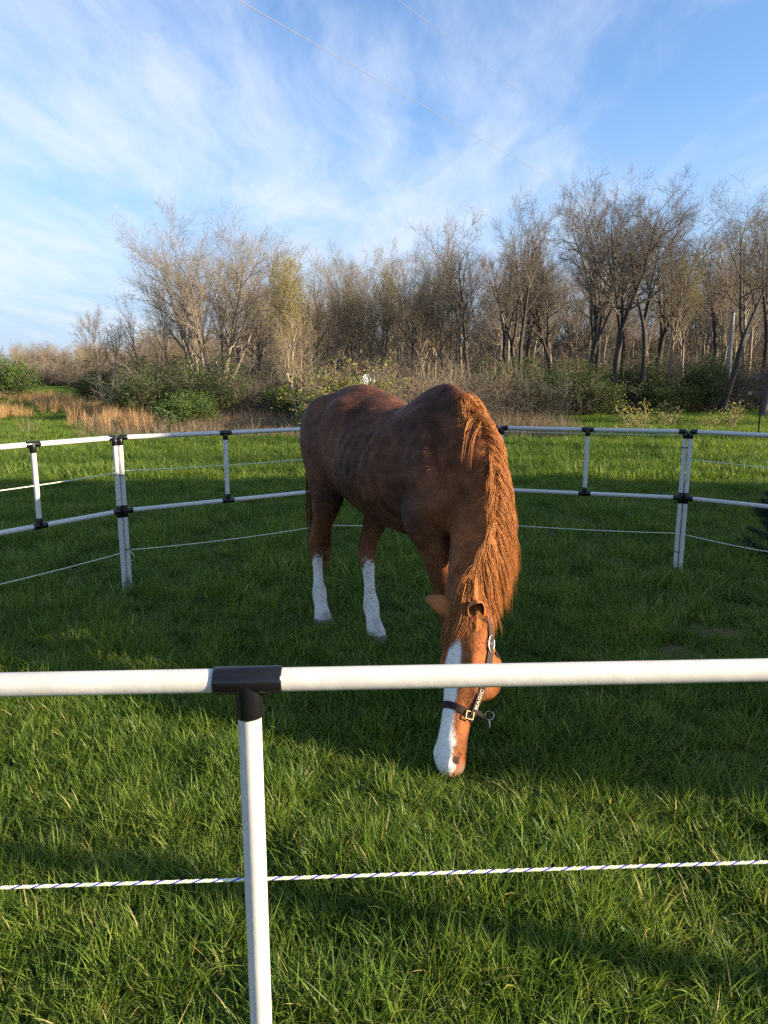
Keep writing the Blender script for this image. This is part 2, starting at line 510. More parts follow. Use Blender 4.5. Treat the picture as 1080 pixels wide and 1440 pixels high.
def build_grass():
    near = [proto('tuft', blade_mesh('tuft', 30, 0.045, 0.04, 0.125, 0.0033, lean=(5, 85), segs=4, droop=1.0, dry=0.06, seed=s), M['grass_near']) for s in range(9)]
    near.append(proto('tuft', blade_mesh('tuft', 22, 0.06, 0.10, 0.20, 0.004, lean=(30, 120), segs=5, droop=0.9, dry=0.30, seed=40), M['grass_near']))
    near.append(proto('clover', blade_mesh('clover', 16, .05, .03, .075, .017, lean=(20, 120), segs=3, droop=1.0, dry=0, seed=41), M['leaf_fresh']))
    far = [proto('tuft', blade_mesh('tuft', 30, 0.10, 0.07, 0.16, 0.009, lean=(5, 80), segs=3, droop=0.9, dry=0.02, seed=60 + s), M['grass_far']) for s in range(6)]

    def zone(y0, y1, dens, half, protos, nm, smin, smax, extra=0.0, lab=''):
        n = int(dens * ((half * (y1 ** 2 - y0 ** 2)) + 2 * extra * (y1 - y0)))
        r = np.random.default_rng(int(y0 * 10) + 3)
        y = np.sqrt(r.uniform(0, 1, n) * (y1 ** 2 - y0 ** 2) + y0 ** 2)
        x = r.uniform(-1, 1, n) * (half * y + extra)
        keep = np.ones(n, bool)
        for (px, py, rr) in DIRT:
            g = on_ground(px, py)
            d = np.hypot(x - g.x, (y - g.y)) + r.normal(0, 0.05, n) + .20 * field_noise(x, y, 8.0, 5)
            keep &= ~((d < rr + 0.05) & (r.uniform(0, 1, n) < 0.90))
        if y1 > 16:      # the mown strip ends at the brush on the left
            edge = np.where(x < 5.5, 18.6 + 0.35 * np.sin(x * 1.3), 36)
            keep &= (y < edge + r.normal(0, 0.25, n)) | ((x < -8.5))
        x, y = x[keep], y[keep]
        n = len(x)
        hs = 1.05 + 0.75 * field_noise(x, y, 1.6, 2) + 0.65 * field_noise(x, y, 5.0, 4)
        hs = np.clip(hs, 0.4, 1.9)
        s = r.uniform(smin, smax, n)
        scl = np.stack([s * (0.8 + 0.2 * hs), s * (0.8 + 0.2 * hs), s * hs], -1)
        rot = np.stack([r.normal(0, 0.14, n), r.normal(0, 0.14, n), r.uniform(0, 6.28, n)], -1)
        idx = r.integers(0, len(protos), n)
        if nm == 'grass_near_blades':
            dryspot = field_noise(x, y, 2.2, 9)
            idx = np.where((idx == len(protos) - 2) & (dryspot < 0.05), 0, idx)
        if protos is near:
            weed = field_noise(x, y, 1.1, 15)
            idx = np.where((idx == len(protos) - 1) & ((weed < .12) | (r.uniform(0, 1, n) < .6)), 1, idx)
        scatter(nm, np.stack([x, y, np.zeros(n)], -1), rot, scl, idx, protos, lab, 'grass')
    zone(0.35, 4.6, 720, 0.78, near, 'grass_near_blades', 0.75, 1.2, 0.25, 'long green grass around the front rail and the grazing horse')
    zone(4.6, 11, 190, 0.72, near, 'grass_paddock_blades', 0.95, 1.5, 0.3, 'green paddock grass under and beyond the far pen rails')
    zone(11, 36, 60, 0.64, far, 'grass_meadow_blades', 0.9, 1.5, 0.3, 'short green meadow grass running up to the wood edge')
    r = np.random.default_rng(91)
    n = 9000
    y = np.sqrt(r.uniform(0, 1, n) * (120 ** 2 - 30 ** 2) + 30 ** 2)
    x = -y * r.uniform(.22, .66, n)
    sc = r.uniform(2.0, 4.0, n)
    scatter('pasture_grass', np.stack([x, y, np.zeros(n)], -1), np.stack([r.normal(0, .1, n), r.normal(0, .1, n), r.uniform(0, 6.28, n)], -1), np.stack([sc, sc, sc * .8], -1), r.integers(0, 6, n), [p.copy() for p in far],
            'rough green pasture grass beyond the tan grass belt', 'grass')


build_grass()


#%% HORSE
HO = Vector((0.065, 3.978, 0.0))                    # ground point under the barrel
HD = Vector((0.493, -0.870, 0)).normalized()        # heading
HL = Vector((0.870, 0.493, 0)).normalized()         # the horse's left


def unit(v):
    v = np.asarray(v, float)
    return v / np.linalg.norm(v)


def catmull(S, k):
    S = np.asarray(S, float)
    P = np.vstack([2 * S[0] - S[1], S, 2 * S[-1] - S[-2]])
    out = []
    for i in range(1, len(P) - 2):
        for j in range(k):
            t = j / k
            a, b, c, d = P[i - 1], P[i], P[i + 1], P[i + 2]
            out.append(0.5 * ((2 * b) + (-a + c) * t + (2 * a - 5 * b + 4 * c - d) * t * t + (-a + 3 * b - 3 * c + d) * t ** 3))
    out.append(S[-1])
    return np.array(out)


class Tube:
    """elliptic tube: stations (x,y,z, side radius, dorsal radius, ventral radius), dorsal direction hint per station"""
    def __init__(s, st, hints, res=3, k=0.03, pu=2.0, sub=False):
        s.pu, s.sub = pu, sub
        st = np.asarray(st, float)
        if st.shape[1] == 5:
            st = np.hstack([st, st[:, 4:5]])
        hints = np.asarray(hints, float)
        if hints.ndim == 1:
            hints = np.repeat(hints[None], len(st), 0)
        A = catmull(np.hstack([st, hints]), res)
        s.P, s.rs, s.ru, s.rd, H = A[:, :3], A[:, 3], A[:, 4], A[:, 5], A[:, 6:9]
        s.rs, s.ru, s.rd = [np.maximum(q, 0.008) for q in (s.rs, s.ru, s.rd)]
        T = np.gradient(s.P, axis=0)
        T /= np.linalg.norm(T, axis=1, keepdims=True)
        U = H - T * np.sum(H * T, 1, keepdims=True)
        s.U = U / np.linalg.norm(U, axis=1, keepdims=True)
        s.S = np.cross(s.U, T)
        s.T = T
        s.k = k

    def segs(s):
        return range(len(s.P) - 1)

    def seg_bounds(s, i, pad):
        r = max(s.rs[i], s.rs[i + 1], s.ru[i], s.ru[i + 1], s.rd[i], s.rd[i + 1]) + pad
        return np.minimum(s.P[i], s.P[i + 1]) - r, np.maximum(s.P[i], s.P[i + 1]) + r

    def seg_dist(s, i, X, Y, Z):
        a, b = s.P[i], s.P[i + 1]
        d = b - a
        L2 = d @ d
        t = ((X - a[0]) * d[0] + (Y - a[1]) * d[1] + (Z - a[2]) * d[2]) / L2
        t = np.clip(t, 0, 1)
        qx, qy, qz = X - (a[0] + t * d[0]), Y - (a[1] + t * d[1]), Z - (a[2] + t * d[2])

        def dot(va, vb):
            return qx * (va[0] + t * (vb[0] - va[0])) + qy * (va[1] + t * (vb[1] - va[1])) + qz * (va[2] + t * (vb[2] - va[2]))
        qs, qu = dot(s.S[i], s.S[i + 1]), dot(s.U[i], s.U[i + 1])
        tt = d / math.sqrt(L2)
        qa = qx * tt[0] + qy * tt[1] + qz * tt[2]
        rs = s.rs[i] + t * (s.rs[i + 1] - s.rs[i])
        ru = np.where(qu > 0, s.ru[i] + t * (s.ru[i + 1] - s.ru[i]), s.rd[i] + t * (s.rd[i + 1] - s.rd[i]))
        ra = np.minimum(rs, ru)
        nrm = np.sqrt((qs / rs) ** 2 + (qu / ru) ** 2 + (qa / ra) ** 2) + 1e-6
        if s.pu != 2.0:
            n2 = (np.abs(qs / rs) ** s.pu + np.abs(qu / ru) ** s.pu + np.abs(qa / ra) ** s.pu) ** (1 / s.pu) + 1e-6
            nrm = np.where(qu > 0, n2, nrm)
        ln = np.sqrt(qx * qx + qy * qy + qz * qz) + 1e-9
        return ln * (1 - 1 / nrm)


class Ell:
    def __init__(s, c, r, axes=None, k=0.04, sub=False):
        s.c, s.r, s.k, s.sub = np.array(c, float), np.array(r, float), k, sub
        s.A = np.eye(3) if axes is None else np.array([unit(a) for a in axes])

    def bounds(s, pad):
        m = s.r.max() + pad
        return s.c - m, s.c + m

    def dist(s, X, Y, Z):
        x, y, z = X - s.c[0], Y - s.c[1], Z - s.c[2]
        q = [x * a[0] + y * a[1] + z * a[2] for a in s.A]
        nrm = np.sqrt(sum((qq / rr) ** 2 for qq, rr in zip(q, s.r))) + 1e-6
        ln = np.sqrt(x * x + y * y + z * z) + 1e-9
        return ln * (1 - 1 / nrm)


def smin(a, b, k):
    h = np.clip(0.5 + 0.5 * (b - a) / k, 0, 1)
    return b + (a - b) * h - k * h * (1 - h)


def smax(a, b, k):
    return -smin(-a, -b, k)


class Field:
    def __init__(s, prims):
        s.prims = prims

    def grid(s, lo, hi, h):
        n = np.ceil((np.array(hi) - np.array(lo)) / h).astype(int) + 1
        D = np.full(n, 1.0, np.float32)
        ax = [np.asarray(lo[i] + h * np.arange(n[i]), np.float32) for i in range(3)]

        def apply(fn, bl, bh, k, sub=False):
            i0 = np.maximum(np.floor((bl - lo) / h).astype(int), 0)
            i1 = np.minimum(np.ceil((bh - lo) / h).astype(int) + 1, n)
            if (i1 <= i0).any():
                return
            sl = tuple(slice(a, b) for a, b in zip(i0, i1))
            d = fn(ax[0][sl[0]][:, None, None], ax[1][sl[1]][None, :, None], ax[2][sl[2]][None, None, :])
            D[sl] = smax(D[sl], -d, k) if sub else smin(D[sl], d, k)
        for p in s.prims:
            if isinstance(p, Tube):
                # the tube's own segments join hard, then the whole blends in
                lo_t = np.min([p.seg_bounds(i, p.k + .03)[0] for i in p.segs()], 0)
                hi_t = np.max([p.seg_bounds(i, p.k + .03)[1] for i in p.segs()], 0)
                i0 = np.maximum(np.floor((lo_t - lo) / h).astype(int), 0)
                i1 = np.minimum(np.ceil((hi_t - lo) / h).astype(int) + 1, n)
                E_ = np.full(i1 - i0, 1.0, np.float32)
                for i in p.segs():
                    bl, bh = p.seg_bounds(i, p.k + .03)
                    j0 = np.maximum(np.floor((bl - lo) / h).astype(int), i0)
                    j1 = np.minimum(np.ceil((bh - lo) / h).astype(int) + 1, i1)
                    if (j1 <= j0).any():
                        continue
                    sl = tuple(slice(a, b) for a, b in zip(j0, j1))
                    ls = tuple(slice(a - c, b - c) for a, b, c in zip(j0, j1, i0))
                    d = p.seg_dist(i, ax[0][sl[0]][:, None, None], ax[1][sl[1]][None, :, None], ax[2][sl[2]][None, None, :])
                    E_[ls] = smin(E_[ls], d, 0.008)
                sl = tuple(slice(a, b) for a, b in zip(i0, i1))
                D[sl] = smax(D[sl], -E_, p.k) if p.sub else smin(D[sl], E_, p.k)
            else:
                bl, bh = p.bounds(p.k + .03)
                apply(p.dist, bl, bh, p.k, p.sub)
        return D, np.array(lo, float), h


def surface_nets(D, lo, h):
    n = np.array(D.shape)
    c = [D[i:n[0] - 1 + i, j:n[1] - 1 + j, k:n[2] - 1 + k] for i in (0, 1) for j in (0, 1) for k in (0, 1)]
    off = [(i, j, k) for i in (0, 1) for j in (0, 1) for k in (0, 1)]
    ins = np.zeros(c[0].shape, np.int8)
    for q in c:
        ins += (q < 0)
    act = (ins > 0) & (ins < 8)
    I = np.argwhere(act)
    vid = np.full(act.shape, -1, np.int64)
    vid[act] = np.arange(len(I))
    vals = np.stack([q[act] for q in c], 1)
    pos = np.zeros((len(I), 3)); cnt = np.zeros(len(I))
    for a in range(8):
        for b in range(a + 1, 8):
            if sum(x != y for x, y in zip(off[a], off[b])) != 1:
                continue
            va, vb = vals[:, a], vals[:, b]
            m = (va < 0) != (vb < 0)
            t = np.where(m, va / np.where(m, va - vb, 1), 0)
            p = np.array(off[a])[None] + t[:, None] * (np.array(off[b]) - np.array(off[a]))[None]
            pos[m] += p[m]; cnt[m] += 1
    V = lo + h * (I + pos / cnt[:, None])
    Q = []
    for ax in range(3):
        sl0 = [slice(None)] * 3; sl1 = [slice(None)] * 3
        sl0[ax] = slice(0, -1); sl1[ax] = slice(1, None)
        a, b = D[tuple(sl0)] < 0, D[tuple(sl1)] < 0
        E = np.argwhere(a != b)
        o1, o2 = [x for x in range(3) if x != ax]
        E = E[(E[:, o1] > 0) & (E[:, o2] > 0) & (E[:, o1] < n[o1] - 1) & (E[:, o2] < n[o2] - 1)]
        d1 = np.zeros(3, int); d1[o1] = 1
        d2 = np.zeros(3, int); d2[o2] = 1
        q = np.stack([vid[tuple((E - d1 - d2).T)], vid[tuple((E - d2).T)], vid[tuple(E.T)], vid[tuple((E - d1).T)]], 1)
        fl = a[tuple(E.T)]
        if ax == 1:
            fl = ~fl
        q[~fl] = q[~fl][:, ::-1]
        Q.append(q)
    Q = np.concatenate(Q)
    return V, Q[(Q >= 0).all(1)]


def laplace(V, Q, it=2, w=0.5):
    e = np.concatenate([Q[:, [0, 1]], Q[:, [1, 2]], Q[:, [2, 3]], Q[:, [3, 0]]])
    for _ in range(it):
        S = np.zeros_like(V); C = np.zeros(len(V))
        np.add.at(S, e[:, 0], V[e[:, 1]]); np.add.at(S, e[:, 1], V[e[:, 0]])
        np.add.at(C, e[:, 0], 1); np.add.at(C, e[:, 1], 1)
        V = V * (1 - w) + w * S / C[:, None]
    return V


X_, Y_, Z_ = np.eye(3)
# --- head frame
POLL = np.array([1.050, -0.225, 0.600])
MUZ = np.array([1.265, -0.505, 0.055])
HA = unit(MUZ - POLL)
HLEN = float(np.linalg.norm(MUZ - POLL))
fw = np.array([-0.81, -0.586, 0.15])
f_loc = np.array([fw[0] * HD.x + fw[1] * HD.y, fw[0] * HL.x + fw[1] * HL.y, fw[2]])
HF = unit(f_loc - HA * (f_loc @ HA))                 # out of the forehead
HS = unit(np.cross(HF, HA)); HS = HS if HS[1] > 0 or HS[0] > 0 else -HS
_sw = HD.x * HS[0] + HL.x * HS[1]
if _sw < 0:
    HS = -HS                                         # the horse's left cheek faces picture right


def hp(t, s=0.0, f=0.0):
    """point in head space: t along the head 0..1, s to its left, f out of the forehead"""
    return POLL + HA * (HLEN * t) + HS * s + HF * f


def horse_prims():
    P = []
    torso = [(-.875, 0, 1.24, .055, .07, .09), (-.83, 0, 1.235, .155, .17, .17), (-.72, 0, 1.225, .235, .265, .24), (-.58, 0, 1.215, .268, .325, .28),
             (-.42, 0, 1.20, .285, .360, .31), (-.25, 0, 1.175, .295, .350, .335), (0, 0, 1.135, .315, .325, .350), (.2, 0, 1.125, .312, .325, .355),
             (.36, 0, 1.125, .285, .385, .345), (.50, 0, 1.135, .215, .395, .30), (.64, 0, 1.12, .165, .31, .235), (.74, 0, 1.05, .13, .19, .17)]
    P.append(Tube(torso, Z_, 3, .04, pu=1.72))
    P.append(Tube([(.24, 0, 1.42, .03, .045), (.38, 0, 1.475, .032, .058), (.52, 0, 1.505, .034, .062), (.66, 0, 1.43, .036, .055)], Z_, 3, .07))
    hn = [(.35, 0, 1), (.5, 0, .8), (.8, -.02, .6), (.9, -.08, .42), (.88, -.28, .4), (.80, -.50, .4), (.72, -.62, .4)]
    neck = [(.47, 0, 1.23, .15, .30, .30), (.64, 0, 1.165, .132, .245, .25), (.755, -.02, 1.05, .116, .195, .18), (.83, -.06, .915, .102, .17, .135),
            (.885, -.118, .78, .096, .148, .115), (.935, -.18, .66, .088, .125, .105), (.97, -.215, .60, .082, .105, .10)]
    P.append(Tube(neck, hn, 3, .055))
    for s in (-1, 1):
        # shoulder blade, upper arm, point of shoulder
        P.append(Tube([(.44, s * .125, 1.40, .05, .10), (.56, s * .185, 1.20, .066, .13), (.68, s * .175, 1.02, .075, .11)], (1, 0, .6), 3, .035))
        P.append(Tube([(.69, s * .16, 1.00, .07, .09), (.56, s * .19, .90, .075, .11)], (.4, 0, 1), 2, .04))
        P.append(Ell((.74, s * .105, 1.00), (.075, .075, .10), k=.06))
        # groove between shoulder and neck
        P.append(Tube([(.60, s * .150, 1.44, .022, .035), (.70, s * .175, 1.28, .030, .040), (.80, s * .165, 1.10, .030, .035)], (1, 0, .6), 3, .05, sub=True))
        # hip bone, rump muscle, ham
        P.append(Ell((-.30, s * .185, 1.39), (.09, .05, .06), k=.12))
        P.append(Ell((-.60, s * .165, 1.26), (.22, .11, .22), k=.08))
        P.append(Ell((-.76, s * .12, 1.08), (.11, .085, .22), k=.07))
        # hollow of the flank
        P.append(Ell((-.20, s * .345, 1.26), (.12, .05, .12), k=.06, sub=True))
        for i_ in range(6):
            x0 = .30 - i_ * .085
            P.append(Tube([(x0 + .02, s * .255, 1.30, .010, .012), (x0 - .02, s * .300, 1.14, .012, .014), (x0 - .03, s * .275, .98, .010, .012)], X_, 3, .045))
    # legs
    def leg(st, k=.05):
        P.append(Tube(st, X_, 3, k))
    leg([(-.57, -.15, 1.18, .125, .235), (-.555, -.165, 1.04, .112, .205), (-.56, -.165, .92, .092, .16), (-.62, -.155, .79, .07, .112), (-.70, -.142, .67, .052, .078),
         (-.765, -.142, .565, .048, .066), (-.78, -.143, .50, .044, .058), (-.765, -.148, .39, .030, .040), (-.74, -.155, .27, .030, .039), (-.715, -.16, .205, .044, .054),
         (-.68, -.168, .13, .039, .043), (-.645, -.172, .075, .050, .055), (-.63, -.174, .03, .058, .065), (-.622, -.174, .0, .062, .07)])
    leg([(-.54, .15, 1.18, .125, .23), (-.50, .165, 1.03, .112, .20), (-.45, .155, .91, .095, .165), (-.44, .135, .78, .078, .12), (-.455, .105, .67, .060, .088),
         (-.47, .075, .565, .052, .072), (-.455, .060, .495, .048, .062), (-.40, .04, .385, .032, .043), (-.345, .02, .27, .032, .041), (-.315, .01, .205, .046, .056),
         (-.27, .0, .13, .040, .044), (-.225, -.01, .075, .051, .056), (-.20, -.012, .03, .059, .066), (-.192, -.012, .0, .062, .07)])
    leg([(.56, -.15, .98, .088, .14), (.585, -.142, .86, .078, .112), (.615, -.12, .73, .067, .088), (.64, -.098, .61, .053, .066), (.655, -.082, .51, .052, .060), (.66, -.077, .44, .043, .050),
         (.665, -.072, .31, .035, .043), (.67, -.068, .205, .043, .049), (.697, -.065, .13, .037, .041), (.725, -.063, .075, .047, .051), (.74, -.063, .03, .055, .061), (.745, -.063, .0, .059, .067)])
    leg([(.48, .165, .98, .085, .14), (.475, .16, .86, .072, .105), (.47, .15, .73, .060, .080), (.465, .14, .61, .048, .060), (.46, .13, .51, .048, .055), (.455, .125, .44, .040, .046),
         (.445, .12, .31, .032, .040), (.44, .118, .205, .041, .047), (.465, .115, .13, .036, .039), (.492, .112, .075, .046, .050), (.505, .11, .03, .054, .060), (.51, .11, .0, .058, .066)])
    # head
    H = []
    for (t, off, w, f, b) in [(-.03, 0, .058, .045, .085), (.08, 0, .078, .058, .115), (.22, 0, .092, .064, .130), (.36, 0, .094, .062, .144), (.48, 0, .078, .056, .132),
                              (.58, 0, .063, .052, .108), (.66, 0, .055, .048, .082), (.78, 0, .052, .047, .075), (.88, 0, .056, .046, .078), (.96, 0, .054, .040, .072), (1.0, 0, .040, .028, .055)]:
        p = hp(t, 0, off)
        H.append((*p, w, f, b))
    P.append(Tube(H, HF, 3, .03))
    for s in (-1, 1):
        P.append(Ell(hp(.39, s * .068, -.085), (.105, .028, .085), (HA, HS, HF), k=.03))       # jowl
        P.append(Tube([(*hp(.38, s * .094, .0), .016, .016), (*hp(.52, s * .078, -.015), .014, .014), (*hp(.66, s * .060, -.02), .010, .010)], HF, 2, .025))   # cheek bone ridge
        P.append(Ell(hp(.345, s * .086, .030), (.042, .022, .026), (HA, HS, HF), k=.025))       # brow
        P.append(Ell(hp(.385, s * .108, .018), (.022, .013, .016), (HA, HS, HF), k=.012, sub=True))   # eye socket
        P.append(Ell(hp(.92, s * .044, .006), (.042, .020, .030), (HA, HS, HF), k=.02))        # nostril wing
        P.append(Ell(hp(.945, s * .058, .004), (.030, .015, .016), (unit(HA * .8 + HF * .5), HS, unit(HF * .8 - HA * .5)), k=.010, sub=True))
    P.append(Ell(hp(.97, 0, -.055), (.045, .04, .03), (HA, HS, HF), k=.02))                    # lower lip and chin
    return P


HORSE = horse_prims()
FIELD = Field(HORSE)
D_GRID, D_LO, D_H = FIELD.grid(np.array([-1.0, -.62, -.03]), np.array([1.38, .42, 1.66]), 0.010)


def sdf(P):
    """trilinear look-up of the horse's distance field"""
    q = (np.asarray(P) - D_LO) / D_H
    n = np.array(D_GRID.shape)
    q = np.clip(q, 0, n - 1.001)
    i = q.astype(int)
    f = q - i
    out = 0
    for a in (0, 1):
        for b in (0, 1):
            for c in (0, 1):
                w = (f[..., 0] if a else 1 - f[..., 0]) * (f[..., 1] if b else 1 - f[..., 1]) * (f[..., 2] if c else 1 - f[..., 2])
                out = out + w * D_GRID[i[..., 0] + a, i[..., 1] + b, i[..., 2] + c]
    return out


def sdf_grad(P, e=0.012):
    g = np.stack([sdf(P + e * a) - sdf(P - e * a) for a in np.eye(3)], -1)
    return g / (np.linalg.norm(g, axis=-1, keepdims=True) + 1e-9)


def ear_mesh(base, axis, open_dir, length=0.17, width=0.040):
    """a cupped horse ear: ring sections with the opening on one side, tip drawn in"""
    axis = unit(axis)
    o = unit(np.asarray(open_dir) - axis * (np.asarray(open_dir) @ axis))
    s = np.cross(axis, o)
    V, F = [], []
    nr, na = 12, 11
    for layer, shr in ((0, 1.0), (1, 0.86)):
        for i in range(nr):
            t = i / (nr - 1)
            w = width * (math.sin(math.pi * (0.26 + 0.70 * t)) ** 0.75) * (1 if t < .98 else .3) * shr
            openang = R(24 + 72 * min(1, t * 1.35))
            cpos = base + axis * length * t + o * (-0.012 * math.sin(math.pi * t)) + s * 0.012 * t * t
            for j in range(na):
                a = openang + (2 * math.pi - 2 * openang) * j / (na - 1)
                V.append(cpos + o * math.cos(a) * w * 0.9 + s * math.sin(a) * w)
    for layer in (0, 1):
        b = layer * nr * na
        for i in range(nr - 1):
            for j in range(na - 1):
                q = [b + i * na + j, b + i * na + j + 1, b + (i + 1) * na + j + 1, b + (i + 1) * na + j]
                F.append(q if layer == 0 else q[::-1])
    for i in range(nr - 1):
        for j in (0, na - 1):
            a, b = i * na + j, (i + 1) * na + j
            F.append([a, b, b + nr * na, a + nr * na])
    return np.array(V), F


def vnoise(P, s, seed=0.0):
    return np.array([mnoise.noise(Vector((p[0] * s + seed, p[1] * s, p[2] * s))) for p in P])


def ss(a, b, x):
    t = np.clip((x - a) / (b - a), 0, 1)
    return t * t * (3 - 2 * t)


EAR_R = (hp(.03, -.066, .030), unit(-HS * 0.80 - HA * 0.42 + HF * 0.50), unit(-HF * .7 + HA * .35 - HS * .3))
EAR_L = (hp(.045, .058, .025), unit(HS * .55 - HA * .22 + HF * .75), unit(HS * .6 + HA * .6 + HF * .2))


def coat_colours(V):
    n = len(V)
    dark = np.array([0.082, 0.038, 0.026])
    red = np.array([0.250, 0.084, 0.027])
    white = np.array([0.70, 0.66, 0.60])
    hoof = np.array([0.22, 0.18, 0.14])
    n1, n2, n3 = vnoise(V, 5, 1), vnoise(V, 18, 3), vnoise(V, 60, 5)
    # head and neck redder, barrel liver-brown, legs in between
    t_head = (V - POLL) @ HA / HLEN
    redness = np.clip(ss(.55, .95, V[:, 0]) * .75 + ss(.95, .6, V[:, 2]) * .45 + .18 * n1 + .08 * n2 + .12, 0, 1)
    C = dark[None] * (1 - redness[:, None]) + red[None] * redness[:, None]
    C *= np.clip(1 + .38 * n1 + .42 * n2 + .25 * n3, .35, 2)[:, None]
    # dried mud and ruffled patches on the flank
    mud = ss(.12, .45, vnoise(V * np.array([1, 1, 1.4]), 9, 8) + .25 * n3) * ss(.35, .1, np.abs(V[:, 0] + .05)) * ss(.75, .95, V[:, 2]) * ss(1.42, 1.2, V[:, 2])
    C = C * (1 - .25 * mud[:, None]) + np.array([.13, .10, .085])[None] * (.25 * mud[:, None])
    # white stockings on the hind legs, soiled
    rh = V[:, 1] < -.105 + .0 * V[:, 0]
    lim = np.where(rh, .40, .385) + .05 * n1 + .02 * n2
    lim = lim + np.where(rh, .05, .07) * ss(-.05, .05, V[:, 0] - np.where(rh, -.765, -.42))
    st = ss(.022, -.022, V[:, 2] - lim + .045 * n3) * (V[:, 0] < 0)
    soil = np.clip(.32 * ss(.05, .5, n2 + .5 * n3) + .25 * ss(.2, .0, V[:, 2]), 0, .75)
    wl = white[None] * (1 - soil[:, None]) + np.array([.26, .20, .15])[None] * soil[:, None]
    C = C * (1 - st[:, None]) + wl * st[:, None]
    hf = ss(.066, .058, V[:, 2]) * (np.abs(V[:, 0]) < .9)
    hf[(V[:, 0] > .85)] = 0
    C = C * (1 - hf[:, None]) + hoof[None] * hf[:, None]
    # blaze: broad on the forehead, down the whole nose to the lip
    q = V - POLL[None]
    sv, fv = q @ HS, q @ HF
    wid = np.interp(t_head, [.12, .2, .3, .45, .6, .75, .88, 1.02], [.004, .026, .044, .050, .044, .044, .058, .07])
    bl = ss(.006, -.006, np.abs(sv + .006) - wid + .007 * n2 + .006 * n3) * ss(.0, .02, fv + .012) * (t_head > .1) * (V[:, 0] > .85)
    C = C * (1 - bl[:, None]) + np.array([.74, .71, .66])[None] * bl[:, None]
    # nose tip: pinkish grey round the nostrils and the lips
    tip = ss(.93, .99, t_head) * (V[:, 0] > .95) * ss(.0, -.05, fv) * .7
    C = C * (1 - tip[:, None]) + np.array([.30, .22, .19])[None] * tip[:, None]
    for s in (-1, 1):
        d = np.linalg.norm(V - hp(.945, s * .055, .004)[None], axis=1)
        w = ss(.024, .014, d)
        C = C * (1 - w[:, None]) + np.array([.05, .03, .028])[None] * w[:, None]
    return np.clip(C, 0.004, 1)


def coat_material():
    m, t, b = new_mat('chestnut_coat')
    L = t.links.new
    at = N(t, 'ShaderNodeAttribute'); at.attribute_name = 'coat'
    tc = N(t, 'ShaderNodeTexCoord')
    mp = N(t, 'ShaderNodeMapping'); mp.inputs['Scale'].default_value = (60, 60, 16); mp.inputs['Rotation'].default_value = (R(8), R(-18), 0)
    L(tc.outputs['Object'], mp.inputs[0])
    n = N(t, 'ShaderNodeTexNoise'); n.inputs['Scale'].default_value = 3.2; n.inputs['Detail'].default_value = 5; n.inputs['Roughness'].default_value = .65
    L(mp.outputs[0], n.inputs['Vector'])
    r = N(t, 'ShaderNodeMapRange'); L(n.outputs[0], r.inputs[0])
    r.inputs[1].default_value, r.inputs[2].default_value, r.inputs[3].default_value, r.inputs[4].default_value = .3, .7, .72, 1.25
    mx = N(t, 'ShaderNodeMix', data_type='RGBA', blend_type='MULTIPLY'); mx.inputs[0].default_value = 1
    L(at.outputs['Color'], mx.inputs[6]); L(r.outputs[0], mx.inputs[7])
    L(mx.outputs[2], b.inputs['Base Color'])
    b.inputs['Roughness'].default_value = .65
    b.inputs['Specular IOR Level'].default_value = .10
    b.inputs['Sheen Weight'].default_value = .02
    b.inputs['Sheen Roughness'].default_value = .4
    b.inputs['Sheen Tint'].default_value = (.75, .62, .55, 1)
    n2 = N(t, 'ShaderNodeTexNoise'); n2.inputs['Scale'].default_value = 11; n2.inputs['Detail'].default_value = 5; n2.inputs['Distortion'].default_value = .8
    L(tc.outputs['Object'], n2.inputs['Vector'])
    hgt = math_node(t, 'ADD', math_node(t, 'MULTIPLY', n.outputs[0], .35), n2.outputs[0])
    bp = N(t, 'ShaderNodeBump'); bp.inputs['Strength'].default_value = .6; bp.inputs['Distance'].default_value = .016
    L(hgt, bp.inputs['Height']); L(bp.outputs[0], b.inputs['Normal'])
    return m


def hair_material(name, root, tip, rough=.45):
    m, t, b = new_mat(name)
    L = t.links.new
    at = N(t, 'ShaderNodeAttribute'); at.attribute_name = 'tint'
    rp = N(t, 'ShaderNodeValToRGB')
    rp.color_ramp.elements[0].color = (*root, 1)
    rp.color_ramp.elements[1].color = (*tip, 1)
    L(at.outputs['Fac'], rp.inputs[0])
    L(rp.outputs[0], b.inputs['Base Color'])
    b.inputs['Roughness'].default_value = rough
    b.inputs['Specular IOR Level'].default_value = .5
    b.inputs['Specular Tint'].default_value = (1, .72, .5, 1)
    tr = N(t, 'ShaderNodeBsdfTranslucent'); L(rp.outputs[0], tr.inputs[0])
    mx = N(t, 'ShaderNodeMixShader'); mx.inputs[0].default_value = .25
    L(b.outputs[0], mx.inputs[1]); L(tr.outputs[0], mx.inputs[2])
    L(mx.outputs[0], t.nodes['Material Output'].inputs[0])
    return m


